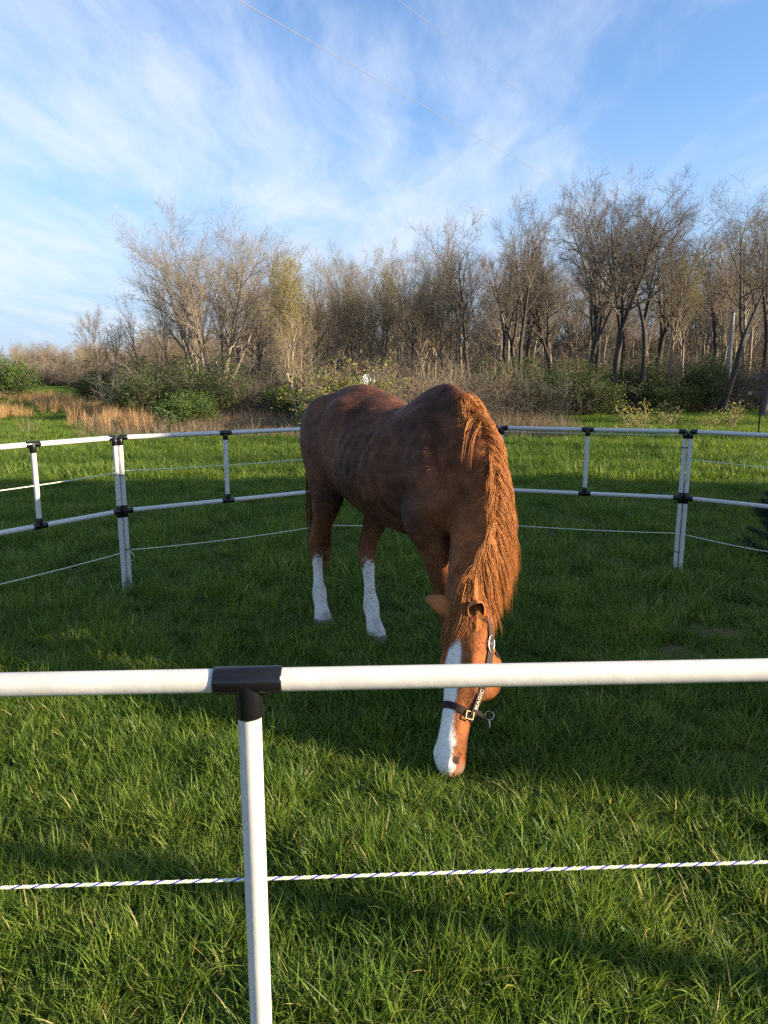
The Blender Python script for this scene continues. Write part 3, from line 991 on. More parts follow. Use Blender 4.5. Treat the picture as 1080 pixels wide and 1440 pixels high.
def grow_hair(roots, dirs, lengths, steps=14, grav=0.30, clear=0.004, side=None, stiff=0.85, jitter=.05, collide=True, seed=0):
    """march every strand at once: keep going, sag, and slide over the body"""
    r = np.random.default_rng(seed)
    P = [roots.copy()]
    d = dirs / np.linalg.norm(dirs, axis=1, keepdims=True)
    p = roots.copy()
    st = (lengths / steps)[:, None]
    for i in range(steps):
        d = d * stiff + np.array([0, 0, -grav])[None] + r.normal(0, jitter, d.shape)
        if side is not None:
            d = d + side
        d /= np.linalg.norm(d, axis=1, keepdims=True)
        p = p + d * st
        if collide:
            for _ in range(2):
                q = sdf(p)
                pen = np.maximum(clear * (1 + .0 * i) - q, 0)
                g = sdf_grad(p)
                p = p + g * pen[:, None]
            g = sdf_grad(p)
            near = (sdf(p) < clear * 2.5)[:, None]
            into = np.minimum(np.sum(d * g, 1, keepdims=True), 0)
            d = np.where(near, d - g * into, d)
        P.append(p.copy())
    return np.stack(P, 1)                              # strands x steps+1 x 3


def hair_mesh(name, S, rad, tint, sides=3):
    n, k, _ = S.shape
    T = np.gradient(S, axis=1)
    T /= np.linalg.norm(T, axis=2, keepdims=True) + 1e-9
    ref = np.array([.3, .5, .2])
    U = np.cross(T, ref); U /= np.linalg.norm(U, axis=2, keepdims=True) + 1e-9
    W = np.cross(T, U)
    prof = np.interp(np.linspace(0, 1, k), [0, .1, .7, 1], [.7, 1, .8, .12])
    a = np.arange(sides) * 2 * math.pi / sides
    rr = (rad[:, None] * prof[None])[:, :, None, None]
    V = S[:, :, None, :] + rr * (np.cos(a)[None, None, :, None] * U[:, :, None, :] + np.sin(a)[None, None, :, None] * W[:, :, None, :])
    b = np.arange(n)[:, None, None] * k * sides + np.arange(k - 1)[None, :, None] * sides
    j = np.arange(sides)[None, None, :]
    j2 = (j + 1) % sides
    F = np.stack([b + j, b + j2, b + sides + j2, b + sides + j], -1).reshape(-1, 4)
    me = mesh_np(name, V.reshape(-1, 3), F)
    at = me.attributes.new('tint', 'FLOAT', 'POINT')
    at.data.foreach_set('value', np.repeat(tint, k * sides).astype(np.float32))
    return me


def crest_path():
    nk = [p for p in HORSE if isinstance(p, Tube)][2]
    C = nk.P + nk.U * nk.ru[:, None]
    keep = C[:, 0] > .60
    C = C[keep]
    C = np.vstack([[.53, 0, 1.545], C, hp(.0, 0, .05)[None]])
    return C


def locks(roots_u, path, nstr, length, base_dir, spread, seed, clump=.55, wave=0.0, **kw):
    """clumped strands: each lock has a centre direction that its strands share"""
    r = np.random.default_rng(seed)
    seg = np.linspace(0, 1, len(path))
    RT, DR, LN, TI = [], [], [], []
    for u in roots_u:
        c = np.array([np.interp(u, seg, path[:, i]) for i in range(3)])
        bd = base_dir(u, r)
        ln = length(u) * r.uniform(.7, 1.15)
        tn = np.clip(r.normal(.5, .22), 0, 1)
        for _ in range(nstr):
            RT.append(c + r.normal(0, .008, 3))
            DR.append(unit(bd + r.normal(0, spread, 3)))
            LN.append(ln * r.uniform(.75, 1.1))
            TI.append(np.clip(tn + r.normal(0, .12), 0, 1))
    RT, DR, LN, TI = map(np.array, (RT, DR, LN, TI))
    S = grow_hair(RT, DR, LN, seed=seed, **kw)
    # strands of a lock draw together towards its tip
    G_ = S.reshape(len(roots_u), nstr, S.shape[1], 3)
    mid = G_.mean(1, keepdims=True)
    pull = (clump * np.linspace(0, 1, S.shape[1]) ** .8)[None, None, :, None]
    G_ = G_ * (1 - pull) + mid * pull
    if wave:
        tt = np.linspace(0, 1, S.shape[1])
        ph, fr = r.uniform(0, 6.28, (len(roots_u), 1)), r.uniform(1.2, 2.4, (len(roots_u), 1))
        ax = r.normal(0, 1, (len(roots_u), 1, 1, 3)); ax /= np.linalg.norm(ax, axis=-1, keepdims=True)
        G_ = G_ + ax * (wave * np.sin(ph + fr * 6.28 * tt[None]) * tt[None])[:, None, :, None]
    S = G_.reshape(S.shape)
    return S, TI


def build_horse():
    V, Q = surface_nets(D_GRID, D_LO, D_H)
    V = laplace(V, Q, 2, .5)
    C = coat_colours(V)
    F = Q.tolist()
    allV, allC = [V], [C]
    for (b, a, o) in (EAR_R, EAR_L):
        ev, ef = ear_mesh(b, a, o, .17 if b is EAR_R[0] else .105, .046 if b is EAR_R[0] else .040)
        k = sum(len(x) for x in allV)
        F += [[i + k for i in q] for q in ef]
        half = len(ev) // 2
        ec = np.repeat(np.array([[.40, .145, .048]]), len(ev), 0)  # ears coloured brighter to stand in for sunlight on the shaded right ear
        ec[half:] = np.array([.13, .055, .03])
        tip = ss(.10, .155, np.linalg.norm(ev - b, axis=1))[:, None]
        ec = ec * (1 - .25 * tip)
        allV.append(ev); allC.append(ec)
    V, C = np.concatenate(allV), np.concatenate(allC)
    me = mesh_np('horse_body', V, np.array(F))
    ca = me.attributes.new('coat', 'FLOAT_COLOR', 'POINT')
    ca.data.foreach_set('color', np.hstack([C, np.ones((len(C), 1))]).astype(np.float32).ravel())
    root = thing('horse', 'chestnut horse with white blaze and white hind stockings grazing inside the pen', 'horse', HO)
    root.matrix_world = Matrix(((HD.x, HL.x, 0, HO.x), (HD.y, HL.y, 0, HO.y), (0, 0, 1, 0), (0, 0, 0, 1)))
    body = add('body', me, coat_material(), root)
    # short winter coat: small hairs lying along the body
    nb = len(allV[0])
    r0 = np.random.default_rng(64)
    pick = r0.choice(nb, min(80000, nb), replace=False)
    bp = allV[0][pick]
    bn = sdf_grad(bp)
    keep = (bp[:, 2] > .07)
    bp, bn, bc = bp[keep], bn[keep], allC[0][pick][keep]
    flow = np.repeat(np.array([[-.85, 0, -.55]]), len(bp), 0)
    flow[bp[:, 2] < .85] = (-.15, 0, -1)
    nk = bp[:, 0] > .70
    flow[nk] = (-.55, .1, -.75)
    hd = ((bp - POLL) @ HA > .02) & (bp[:, 0] > .9)
    flow[hd] = (HA * .8 - HF * .3)
    flow += r0.normal(0, .16, flow.shape) + .55 * np.stack([vnoise(bp, 14, 40), vnoise(bp, 14, 50), vnoise(bp, 14, 60)], 1)
    flow -= bn * np.sum(flow * bn, 1, keepdims=True)
    flow /= np.linalg.norm(flow, axis=1, keepdims=True) + 1e-9
    ln = r0.uniform(.010, .024, (len(bp), 1)) * np.where(hd | (bp[:, 2] < .5), .45, 1)[:, None]
    sd = np.cross(bn, flow) * r0.uniform(.0007, .0013, (len(bp), 1))
    m0 = bp + (flow * .55 + bn * .22) * ln
    m1 = bp + (flow * 1.0 + bn * .26) * ln
    fv = np.stack([bp - sd, bp + sd, m0 + sd * .8, m0 - sd * .8, m1], 1).reshape(-1, 3)
    i5 = np.arange(len(bp))[:, None] * 5
    fq = np.concatenate([i5 + np.array([[0, 1, 2]]), i5 + np.array([[0, 2, 3]]), i5 + np.array([[3, 2, 4]])])
    fm = mesh_np('coat_hair', fv, fq)
    ca2 = fm.attributes.new('coat', 'FLOAT_COLOR', 'POINT')
    pale = ss(.3, .5, bc.mean(1))[:, None]
    bc = bc * (pale * r0.uniform(.85, 1.1, (len(bc), 1)) + (1 - pale) * r0.uniform(.8, 1.2, (len(bc), 1))) * np.clip(1 + (1 - .8 * pale) * .35 * vnoise(bp * np.array([1, 1, .6]), 30, 70)[:, None], .4, 1.8)
    ca2.data.foreach_set('color', np.repeat(np.hstack([bc, np.ones((len(bc), 1))]), 5, 0).astype(np.float32).ravel())
    hm, ht, hb = new_mat('coat_hair')
    ha = N(ht, 'ShaderNodeAttribute'); ha.attribute_name = 'coat'
    ht.links.new(ha.outputs['Color'], hb.inputs['Base Color'])
    hb.inputs['Roughness'].default_value = .5; hb.inputs['Specular IOR Level'].default_value = .16
    add('coat_hair', fm, hm, root)
    eye_m = simple_mat('eye_brown', (.012, .007, .005), .08, .6)
    for s in (-1, 1):
        mb = MB()
        c = hp(.385, s * .090, .018)
        u = np.linspace(0, math.pi, 9); w = np.linspace(0, 2 * math.pi, 13)[:-1]
        vv = [c + .021 * (math.cos(a) * HA * 1.1 + math.sin(a) * (math.cos(b) * HS + math.sin(b) * HF)) for a in u for b in w]
        ff = [[i * 12 + j, i * 12 + (j + 1) % 12, (i + 1) * 12 + (j + 1) % 12, (i + 1) * 12 + j] for i in range(8) for j in range(12)]
        mb.put(vv, ff)
        add('eye', mb.mesh('eye'), eye_m, root)
    hair = hair_material('mane_hair', (.27, .090, .026), (.80, .36, .12))
    dark_hair = hair_material('tail_hair', (.12, .045, .018), (.36, .14, .05), .5)
    cp = crest_path()
    r = np.random.default_rng(5)
    tang = np.gradient(cp, axis=0); tang /= np.linalg.norm(tang, axis=1, keepdims=True)
    seg = np.linspace(0, 1, len(cp))

    def tan_at(q):
        return np.array([np.interp(q, seg, tang[:, i]) for i in range(3)])
    left = np.array([.05, 1.0, .10])
    lowleft = unit(HS * .8 + HF * .45)
    lowright = unit(-HS * .6 + HF * .7)

    def bdir(q, r_):
        w = ss(.45, .95, q)
        if r_.uniform() < .05 + .33 * w:
            return unit(np.array([.2, -.55, .1]) * (1 - w) + lowright * w * .6 + tan_at(q) * .7 + r_.normal(0, .10, 3))
        return unit(left * (1 - w) * .8 + lowleft * w * .7 + tan_at(q) * .75 + r_.normal(0, .12, 3))

    def mlen(q):
        return float(np.interp(q, [0, .25, .5, .75, .9, 1], [.12, .23, .33, .285, .20, .12]))
    parts = []
    for cl, nl, k_, sd in ((.003, 320, 9, 21), (.008, 190, 16, 22), (.015, 120, 18, 23), (.024, 50, 16, 24), (.030, 60, 2, 25)):
        S_, T_ = locks(r.uniform(.04, .99, nl), cp, k_, mlen, bdir, .09, sd, clump=.62, wave=.007, steps=13, grav=.20, stiff=.9, jitter=.03, clear=cl)
        parts.append((S_, T_ * .3 if cl < .005 else T_))
    S = np.concatenate([p[0] for p in parts]); T = np.concatenate([p[1] for p in parts])
    add('mane', hair_mesh('mane', S, r.uniform(.0006, .0013, len(S)), T), hair, root)
    # the loose lock that falls over the near shoulder
    Sl, Tl = locks([.13, .16], cp, 7, lambda q: .26, lambda a, b: unit(np.array([.45, -.75, .30])), .035, 31, steps=13, grav=.22, stiff=.9, jitter=.02, clear=.006)
    add('loose_lock', hair_mesh('loose_lock', Sl, np.full(len(Sl), .0011), Tl), hair, root)
    # forelock
    fp = np.stack([hp(.02, s, .055) for s in np.linspace(-.035, .03, 6)])
    Sf, Tf = locks(r.uniform(0, 1, 110), fp, 6, lambda q: .17, lambda a, b: unit(HF * .7 + HA * .5 - HS * (.55 + b.normal(0, .3))), .10, 41, steps=12, grav=.22, stiff=.88, jitter=.03, clear=.005)
    add('forelock', hair_mesh('forelock', Sf, np.full(len(Sf), .0012), Tf * .75), hair, root)
    # tail
    tp = np.array([[-.865, 0, 1.37], [-.90, 0, 1.30], [-.915, 0, 1.2], [-.915, 0, 1.10]])
    St, Tt = locks(r.uniform(0, 1, 200), tp, 6, lambda q: .95 - .18 * q, lambda a, b: unit(np.array([-.12, b.normal(0, .16) - .05, -.9])), .04, 51, steps=16, grav=.30, stiff=.86, jitter=.025, clear=.006)
    add('tail', hair_mesh('tail', St, np.full(len(St), .0022), Tt), dark_hair, root)
    mb = MB(); mb.tube([[-.80, 0, 1.40], [-.865, 0, 1.38], [-.905, 0, 1.29], [-.915, 0, 1.15], [-.915, 0, 1.05]], [.045, .04, .032, .026, .015], 10)
    add('tail_dock', mb.mesh('tail_dock'), dark_hair, root)
    return root


horse_root = build_horse()


def head_surface(t, ang, off=0.004):
    """where a ray from the head's axis at angle ang (0 = forehead, 90 = its left cheek, 180 = jaw) leaves the head"""
    o = hp(t, 0, -.02)
    d = HF * math.cos(R(ang)) + HS * math.sin(R(ang))
    s = np.linspace(.0, .24, 97)
    q = sdf(o[None] + d[None] * s[:, None])
    out = np.argmax(q > 0)
    a, b = q[out - 1], q[out]
    x = s[out - 1] + (s[1] - s[0]) * (-a) / (b - a)
    p = o + d * x
    nrm = sdf_grad(p[None])[0]
    return p + nrm * off, nrm


def strap_mesh(name, pts, nrms, width, thick, closed=False):
    P, Nn = np.array(pts), np.array(nrms)
    if closed:
        T = np.roll(P, -1, 0) - np.roll(P, 1, 0)
    else:
        T = np.gradient(P, axis=0)
    T /= np.linalg.norm(T, axis=1, keepdims=True)
    W = np.cross(T, Nn); W /= np.linalg.norm(W, axis=1, keepdims=True)
    Nn = np.cross(W, T)
    h, e = width / 2, thick
    ring = [(-h, 0), (-h * .92, e), (h * .92, e), (h, 0)]
    V = np.concatenate([(P + W * a + Nn * b)[:, None] for a, b in ring], 1).reshape(-1, 3)
    n = len(P)
    F = []
    for i in range(n if closed else n - 1):
        i2 = (i + 1) % n
        for j in range(4):
            j2 = (j + 1) % 4
            F.append([i * 4 + j, i * 4 + j2, i2 * 4 + j2, i2 * 4 + j])
    if not closed:
        F += [[0, 1, 2, 3][::-1], [(n - 1) * 4 + j for j in range(4)]]
    return mesh_np(name, V, F, smooth=False), P, W, Nn


def smooth_path(pn, k=6):
    A = catmull(np.array([np.hstack(q) for q in pn]), k)
    return A[:, :3], A[:, 3:] / np.linalg.norm(A[:, 3:], axis=1, keepdims=True)


def build_halter():
    root = thing('halter', 'dark leather halter with brass buckles and stitched lettering on the horse head', 'halter', HO)
    root.matrix_world = Matrix(((HD.x, HL.x, 0, HO.x), (HD.y, HL.y, 0, HO.y), (0, 0, 1, 0), (0, 0, 0, 1)))
    leather = simple_mat('halter_leather', (.026, .017, .014), .68, .18, 30, .25, .1, 120)
    brass = simple_mat('brass', (.45, .33, .17), .42, .5, metallic=1.0)
    steel = simple_mat('bright_steel', (.42, .40, .38), .45, .5, metallic=1.0)
    stitch = simple_mat('stitched_letters', (.40, .32, .27), .8)
    tn = .645
    pn = [head_surface(tn + .035 * math.cos(R(a)) * -1 + .02, a, .002) for a in range(0, 360, 12)]
    me, P, W, Nn = strap_mesh('noseband', [p for p, _ in pn], [q for _, q in pn], .029, .004, closed=True)
    add('noseband', me, leather, root)
    for s in (1, -1):
        path = [(.665, s * 94), (.58, s * 95), (.48, s * 98), (.38, s * 102), (.26, s * 105), (.15, s * 104), (.05, s * 98)]
        pn = [head_surface(t, a, .003) for t, a in path]
        pp, nn = smooth_path(pn, 6)
        nn = nn * .35 + .65 * unit(HS * s + HF * .25)[None]
        nn /= np.linalg.norm(nn, axis=1, keepdims=True)
        pp = pp + nn * .004
        me, P, W, Nn = strap_mesh('cheek_strap', pp, nn, .031, .004)
        add('cheek_strap', me, leather, root)
        # oval buckle high on the cheek strap
        c, n_ = head_surface(.20, s * 104.5, .009)
        tdir = unit(pp[-8] - pp[-12]) if len(pp) > 12 else unit(pp[-1] - pp[0])
        wdir = np.cross(tdir, n_)
        mb = MB()
        ring = [c + tdir * .036 * math.cos(a) + wdir * .022 * math.sin(a) for a in np.linspace(0, 2 * math.pi, 25)]
        mb.tube(ring, .0032, 6, caps=False)
        mb.tube([c - wdir * .019, c + n_ * .002, c + wdir * .019], .0025, 6)
        add('buckle', mb.mesh('buckle'), steel, root)
        # brass square on the noseband where the straps meet
        c, n_ = head_surface(.665, s * 84, .008)
        td = HA; wd = np.cross(td, n_)
        mb = MB()
        k = [c + td * .015 * x + wd * .017 * y for x, y in ((-1, -1), (-1, 1), (1, 1), (1, -1), (-1, -1))]
        for a, b in zip(k[:-1], k[1:]):
            mb.tube([a, b], .003, 6)
        add('strap_plate', mb.mesh('strap_plate'), brass, root)
        if s == 1:
            # stitched lettering running up the cheek strap
            cu = bpy.data.curves.new('lettering', 'FONT')
            cu.body = 'MAGIC'
            cu.size = .025
            cu.extrude = .0003
            cu.offset = .0006
            cu.space_character = 1.12
            to = bpy.data.objects.new('lettering_source', cu)
            COL.objects.link(to)
            dg = bpy.context.evaluated_depsgraph_get(); dg.update()
            tm = bpy.data.meshes.new_from_object(to.evaluated_get(dg))
            bpy.data.objects.remove(to)
            co = np.array([v.co[:] for v in tm.vertices])
            ar = np.concatenate([[0], np.cumsum(np.linalg.norm(np.diff(P, axis=0), axis=1))])
            x = co[:, 0] + .028
            y = co[:, 1] - .0088
            z = co[:, 2] + .0052
            pt = np.stack([np.interp(x, ar, P[:, i]) for i in range(3)], 1)
            wt_ = np.stack([np.interp(x, ar, W[:, i]) for i in range(3)], 1)
            nt = np.stack([np.interp(x, ar, Nn[:, i]) for i in range(3)], 1)
            tw = unit(P[3] - P[0])
            sgn = 1.0 if np.dot(np.cross(tw, W[3]), Nn[3]) > 0 else -1.0
            tm.vertices.foreach_set('co', (pt + wt_ * (sgn * y)[:, None] + nt * z[:, None]).astype(np.float32).ravel())
            tm.update()
            tm.materials.clear()
            add('lettering', tm, stitch, root)
    # crown strap over the poll
    pn = [head_surface(.05, a, .004) for a in (98, 75, 50, 25, 0, -25, -50, -75, -98)]
    pp, nn = smooth_path(pn, 4)
    me, *_ = strap_mesh('crown_strap', pp, nn, .022, .004)
    add('crown_strap', me, leather, root)
    # throat strap and chin piece: loose loop hanging clear of the jaw, down to a ring
    pts = [head_surface(.24, 128, .004), (hp(.36, .05, -.205), unit(HS - HF * .8)), (hp(.50, .045, -.20), unit(HS - HF * .8)), (hp(.60, .03, -.165), unit(HS - HF * .8))]
    pp, nn = smooth_path(pts, 6)
    me, *_ = strap_mesh('throat_strap', pp, nn, .018, .004)
    add('throat_strap', me, leather, root)
    pts = [head_surface(.625, 118, .004), (hp(.645, .045, -.115), unit(HS - HF)), (hp(.655, .03, -.15), unit(HS - HF))]
    pp, nn = smooth_path(pts, 5)
    me, *_ = strap_mesh('chin_strap', pp, nn, .020, .004)
    add('chin_strap', me, leather, root)
    c = hp(.625, .032, -.163)
    mb = MB()
    mb.tube([c + .018 * (math.cos(a) * HA + math.sin(a) * unit(HS - HF)) for a in np.linspace(0, 2 * math.pi, 21)], .003, 6, caps=False)
    add('ring', mb.mesh('ring'), steel, root)
    mb = MB()
    mb.tube([c + HA * .018, c + HA * .03 - HF * .008, c + HA * .05 - HF * .012], [.004, .006, .003], 8)
    add('snap', mb.mesh('snap'), steel, root)


build_halter()


#%% FENCE
PR = 0.0175           # pipe radius
TOPZ, MIDZ, ROPE_HI, ROPE_LO = 1.17, 0.625, 0.90, 0.30


def pipe(name, a, b, parent, r=PR, mat='pvc', sides=20):
    mb = MB()
    mb.tube([a, b], [r, r], sides)
    return add(name, mb.mesh(name), M[mat], parent)


def collar(mb, a, b, r, sides=20):
    """a fitting sleeve with a slightly raised, rounded lip at both ends"""
    a, b = np.asarray(a, float), np.asarray(b, float)
    d = unit(b - a); l = np.linalg.norm(b - a)
    s = [(0, r * .90), (.0, r * .96), (.0025, r), (l - .0025, r), (l, r * .96), (l, r * .90)]
    mb.tube([a + d * x + d * 1e-5 * i for i, (x, _) in enumerate(s)], [q for _, q in s], sides, caps=True)


def fence_panel(label, A, B, tees, post_a=True, post_b=True, r=PR, group=None, leana=(0, 0), leanb=(0, 0), MIDZ=MIDZ):
    """one PVC panel: A, B ground ends; tees: fraction where the short upright stands"""
    A, B = np.array([*A, 0.0]), np.array([*B, 0.0])
    d = unit(B - A); Lh = np.linalg.norm(B - A)
    root = thing('fence_panel', label, 'fence panel', A, 0, group)
    o = A.copy()
    up = np.array([0, 0, 1.0])

    def la(z):
        return np.array([leana[0], leana[1], 0]) * z

    def lb(z):
        return np.array([leanb[0], leanb[1], 0]) * z
    rf = r * 1.20
    for z, nm in ((TOPZ, 'top_rail'), (MIDZ, 'lower_rail')):
        p0, p1 = A - o + up * z + la(z), B - o + up * z + lb(z)
        q = p0 + (p1 - p0) * tees
        dd = unit(p1 - p0)
        pipe(nm, p0, q, root, r); pipe(nm, q, p1, root, r)
        mb = MB()
        collar(mb, q - dd * .049, q + dd * .049, rf)
        sg = -1 if z == TOPZ else 1
        collar(mb, q, q + up * sg * .055, rf * .99)
        add('tee_fitting', mb.mesh('tee_fitting'), M['fitting'], root)
    p0, p1 = A - o + la(TOPZ), B - o + lb(TOPZ)
    t0 = (A - o) + (p1 - p0 + 0) * 0
    qt = A - o + up * TOPZ + la(TOPZ) + (B - A + lb(TOPZ) - la(TOPZ)) * tees
    qm = A - o + up * MIDZ + la(MIDZ) + (B - A + lb(MIDZ) - la(MIDZ)) * tees
    pipe('upright', qt, qm, root, r)
    for E_, ln, sg, on in ((A - o, la, 1, post_a), (B - o, lb, -1, post_b)):
        if not on:
            continue
        pipe('post', E_ + up * -.02, E_ + up * MIDZ + ln(MIDZ), root, r)
        pipe('post', E_ + up * MIDZ + ln(MIDZ), E_ + up * TOPZ + ln(TOPZ), root, r)
        mb = MB()      # elbow
        c = E_ + up * TOPZ + ln(TOPZ)
        collar(mb, c - up * .012, c - up * .056, rf)
        collar(mb, c + d * sg * .012, c + d * sg * .052, rf)
        bend = [c - up * .02, c - up * .006 + d * sg * .001, c + up * .001 + d * sg * .006, c + d * sg * .02]
        mb.tube(bend, rf * .97, 20)
        add('elbow_fitting', mb.mesh('elbow_fitting'), M['fitting'], root)
        mb = MB()      # tee at mid height
        c = E_ + up * MIDZ + ln(MIDZ)
        collar(mb, c - up * .045, c + up * .045, rf)
        collar(mb, c, c + d * sg * .058, rf * .99)
        add('tee_fitting', mb.mesh('tee_fitting'), M['fitting'], root)
    return root


def cable_tie(parent, c, d, half=.040, depth=.020):
    """a nylon tie round two neighbouring posts"""
    c = np.array(c) - np.array(parent.location)
    d = unit(d)
    e = np.cross(np.array([0, 0, 1.0]), d)
    a = np.linspace(0, 2 * math.pi, 25)
    rim = [c + d * half * np.sign(math.cos(t)) * abs(math.cos(t)) ** .6 + e * depth * np.sign(math.sin(t)) * abs(math.sin(t)) ** .6 for t in a]
    mb = MB()
    mb.tube(rim, .0035, 5, caps=False)
    mb.tube([c - e * depth, c - e * (depth + .006) + d * .03, c - e * (depth + .012) + d * .055], [.003, .003, .002], 5)
    add('cable_tie', mb.mesh('cable_tie'), M['tie'], parent)


LC, BC, DC, RC = (-1.95, 5.20), (-0.535, 6.17), (1.01, 6.235), (2.47, 5.79)


def toward(p, q, s):
    v = unit(np.array(q) - np.array(p)) * s
    return (p[0] + v[0], p[1] + v[1])


g = .021
AFAR = (-2.72, 4.02)
pA = fence_panel('white pipe fence panel running from the tied double post back past the left pasture', AFAR, toward(LC, AFAR, g), .30 + .25, post_a=True)
pB = fence_panel('white pipe fence panel between the tied double post and the horse rump', toward(LC, BC, g), toward(BC, LC, g), .485)
pC = fence_panel('white pipe fence panel hidden mostly behind the horse body', toward(BC, DC, g), toward(DC, BC, g), .5)
pD = fence_panel('white pipe fence panel between the horse neck and the wire-topped double post', toward(DC, RC, g), toward(RC, DC, g), .485)
EFAR = (3.72, 4.75)
pE = fence_panel('white pipe fence panel beside the dark spruce sapling, ending at the wire-topped double post', toward(RC, EFAR, g), EFAR, .5)
FL, FR = (-1.075, 0.925), (0.70, 1.008)
pF = fence_panel('white pipe fence panel crossing in front of the horse head with blue-striped rope', FL, FR, .495, r=.0172, MIDZ=.50)
for par, P_, Q_, hs in ((pB, LC, BC, (.895, .335)), (pD, RC, DC, (1.04, .17)), (pC, BC, DC, (.9, .3)), (pD, DC, RC, (.9, .3))):
    for h in hs:
        cable_tie(par, (P_[0], P_[1], h), (Q_[0] - P_[0], Q_[1] - P_[1], 0) if par is not pC else (1, .3, 0))
# the small wire loop over the right-hand double post
wl = MB()
wc = np.array([RC[0], RC[1], TOPZ + .02])
wl.tube([wc + np.array([.035 * math.cos(a), .005, .055 * math.sin(a)]) for a in np.linspace(0.05, math.pi - .05, 12)], .0022, 5)
add('wire_loop', wl.mesh('wire_loop'), simple_mat('tan_wire', (.35, .30, .16), .5), pD, -Vector(pD.location))

rope_cols = [simple_mat('rope_white', (.78, .78, .74), .6), simple_mat('rope_lime', (.66, .70, .30), .6), simple_mat('rope_blue', (.03, .045, .30), .55)]
rope_far = simple_mat('rope_pale', (.55, .62, .42), .7, .2, 160, .35)


def rope(label, a, b, r=.0036, pitch=.03, near=False, sag=.01, tail=None):
    a, b = np.array(a, float), np.array(b, float)
    L_ = np.linalg.norm(b - a)
    root = thing('rope', label, 'rope', a, 0)
    n = int(L_ / pitch * (10 if near else 6)) + 2
    t = np.linspace(0, 1, n)
    c = (b - a)[None] * t[:, None] + np.array([0, 0, -1.0])[None] * (sag * 4 * t * (1 - t))[:, None]
    d = unit(b - a)
    u = unit(np.cross(d, [0, 0, 1.0])); w = np.cross(u, d)
    spec = [(rope_cols[0], 0, 1.05), (rope_cols[1], 1.7, .9), (rope_cols[0], 3.3, 1.0), (rope_cols[2], 4.95, .85)] if near else [(rope_cols[0], 0, 1), (rope_far, math.pi, 1)]
    for mt, ph, k in spec:
        an = 2 * math.pi * t * L_ / pitch + ph
        P = c + r * .55 * (np.cos(an)[:, None] * u[None] + np.sin(an)[:, None] * w[None])
        mb = MB(); mb.tube(P, r * .62 * k, 6 if near else 4)
        add('strand', mb.mesh('strand'), mt, root)
    if tail:
        mb = MB()
        mb.tube(np.array(tail) - a, r * .8, 5)
        add('knot_tail', mb.mesh('knot_tail'), rope_far, root)
    return root


def v3(p, z):
    return (p[0], p[1], z)


FT = np.array(FL) + (np.array(FR) - np.array(FL)) * .495
zl, zr = .8435, .8465
rope('blue, lime and white twisted rope threaded through the front panel upright', v3(FL, zl), v3(FR, zr), .0024, .030, near=True, sag=.0)
ring = lambda c, rr: [np.array(c) + np.array([rr * math.cos(a), .022, rr * .9 * math.sin(a) - .02]) for a in np.linspace(0, 5.6, 14)]
rope('pale upper rope on the panel running back past the left pasture', v3(AFAR, .90), v3(LC, .915))
rope('pale lower rope on the panel running back past the left pasture', v3(AFAR, .30), v3(LC, .31), tail=ring((LC[0] + .02, LC[1] - .03, .30), .05))
rope('pale upper rope between the tied double post and the horse rump', v3(LC, .925), v3(BC, .915))
rope('pale lower rope between the tied double post and the horse rump', v3(LC, .325), v3(BC, .315), sag=.02)
rope('pale lower rope crossing behind the horse belly and legs', v3(BC, .315), v3(DC, .31))
rope('pale lower rope from the horse neck to the wire-topped double post', v3(DC, .31), v3(RC, .325))
rope('pale lower rope sagging toward the dark spruce sapling', v3(RC, .325), v3(EFAR, .315), sag=.05)
rope('pale upper rope above the dark spruce sapling', v3(RC, .945), v3(EFAR, .915))
rope('pale rope tight under the top rail between horse neck and double post', v3(DC, TOPZ - .03), v3(RC, TOPZ - .03), sag=.004)


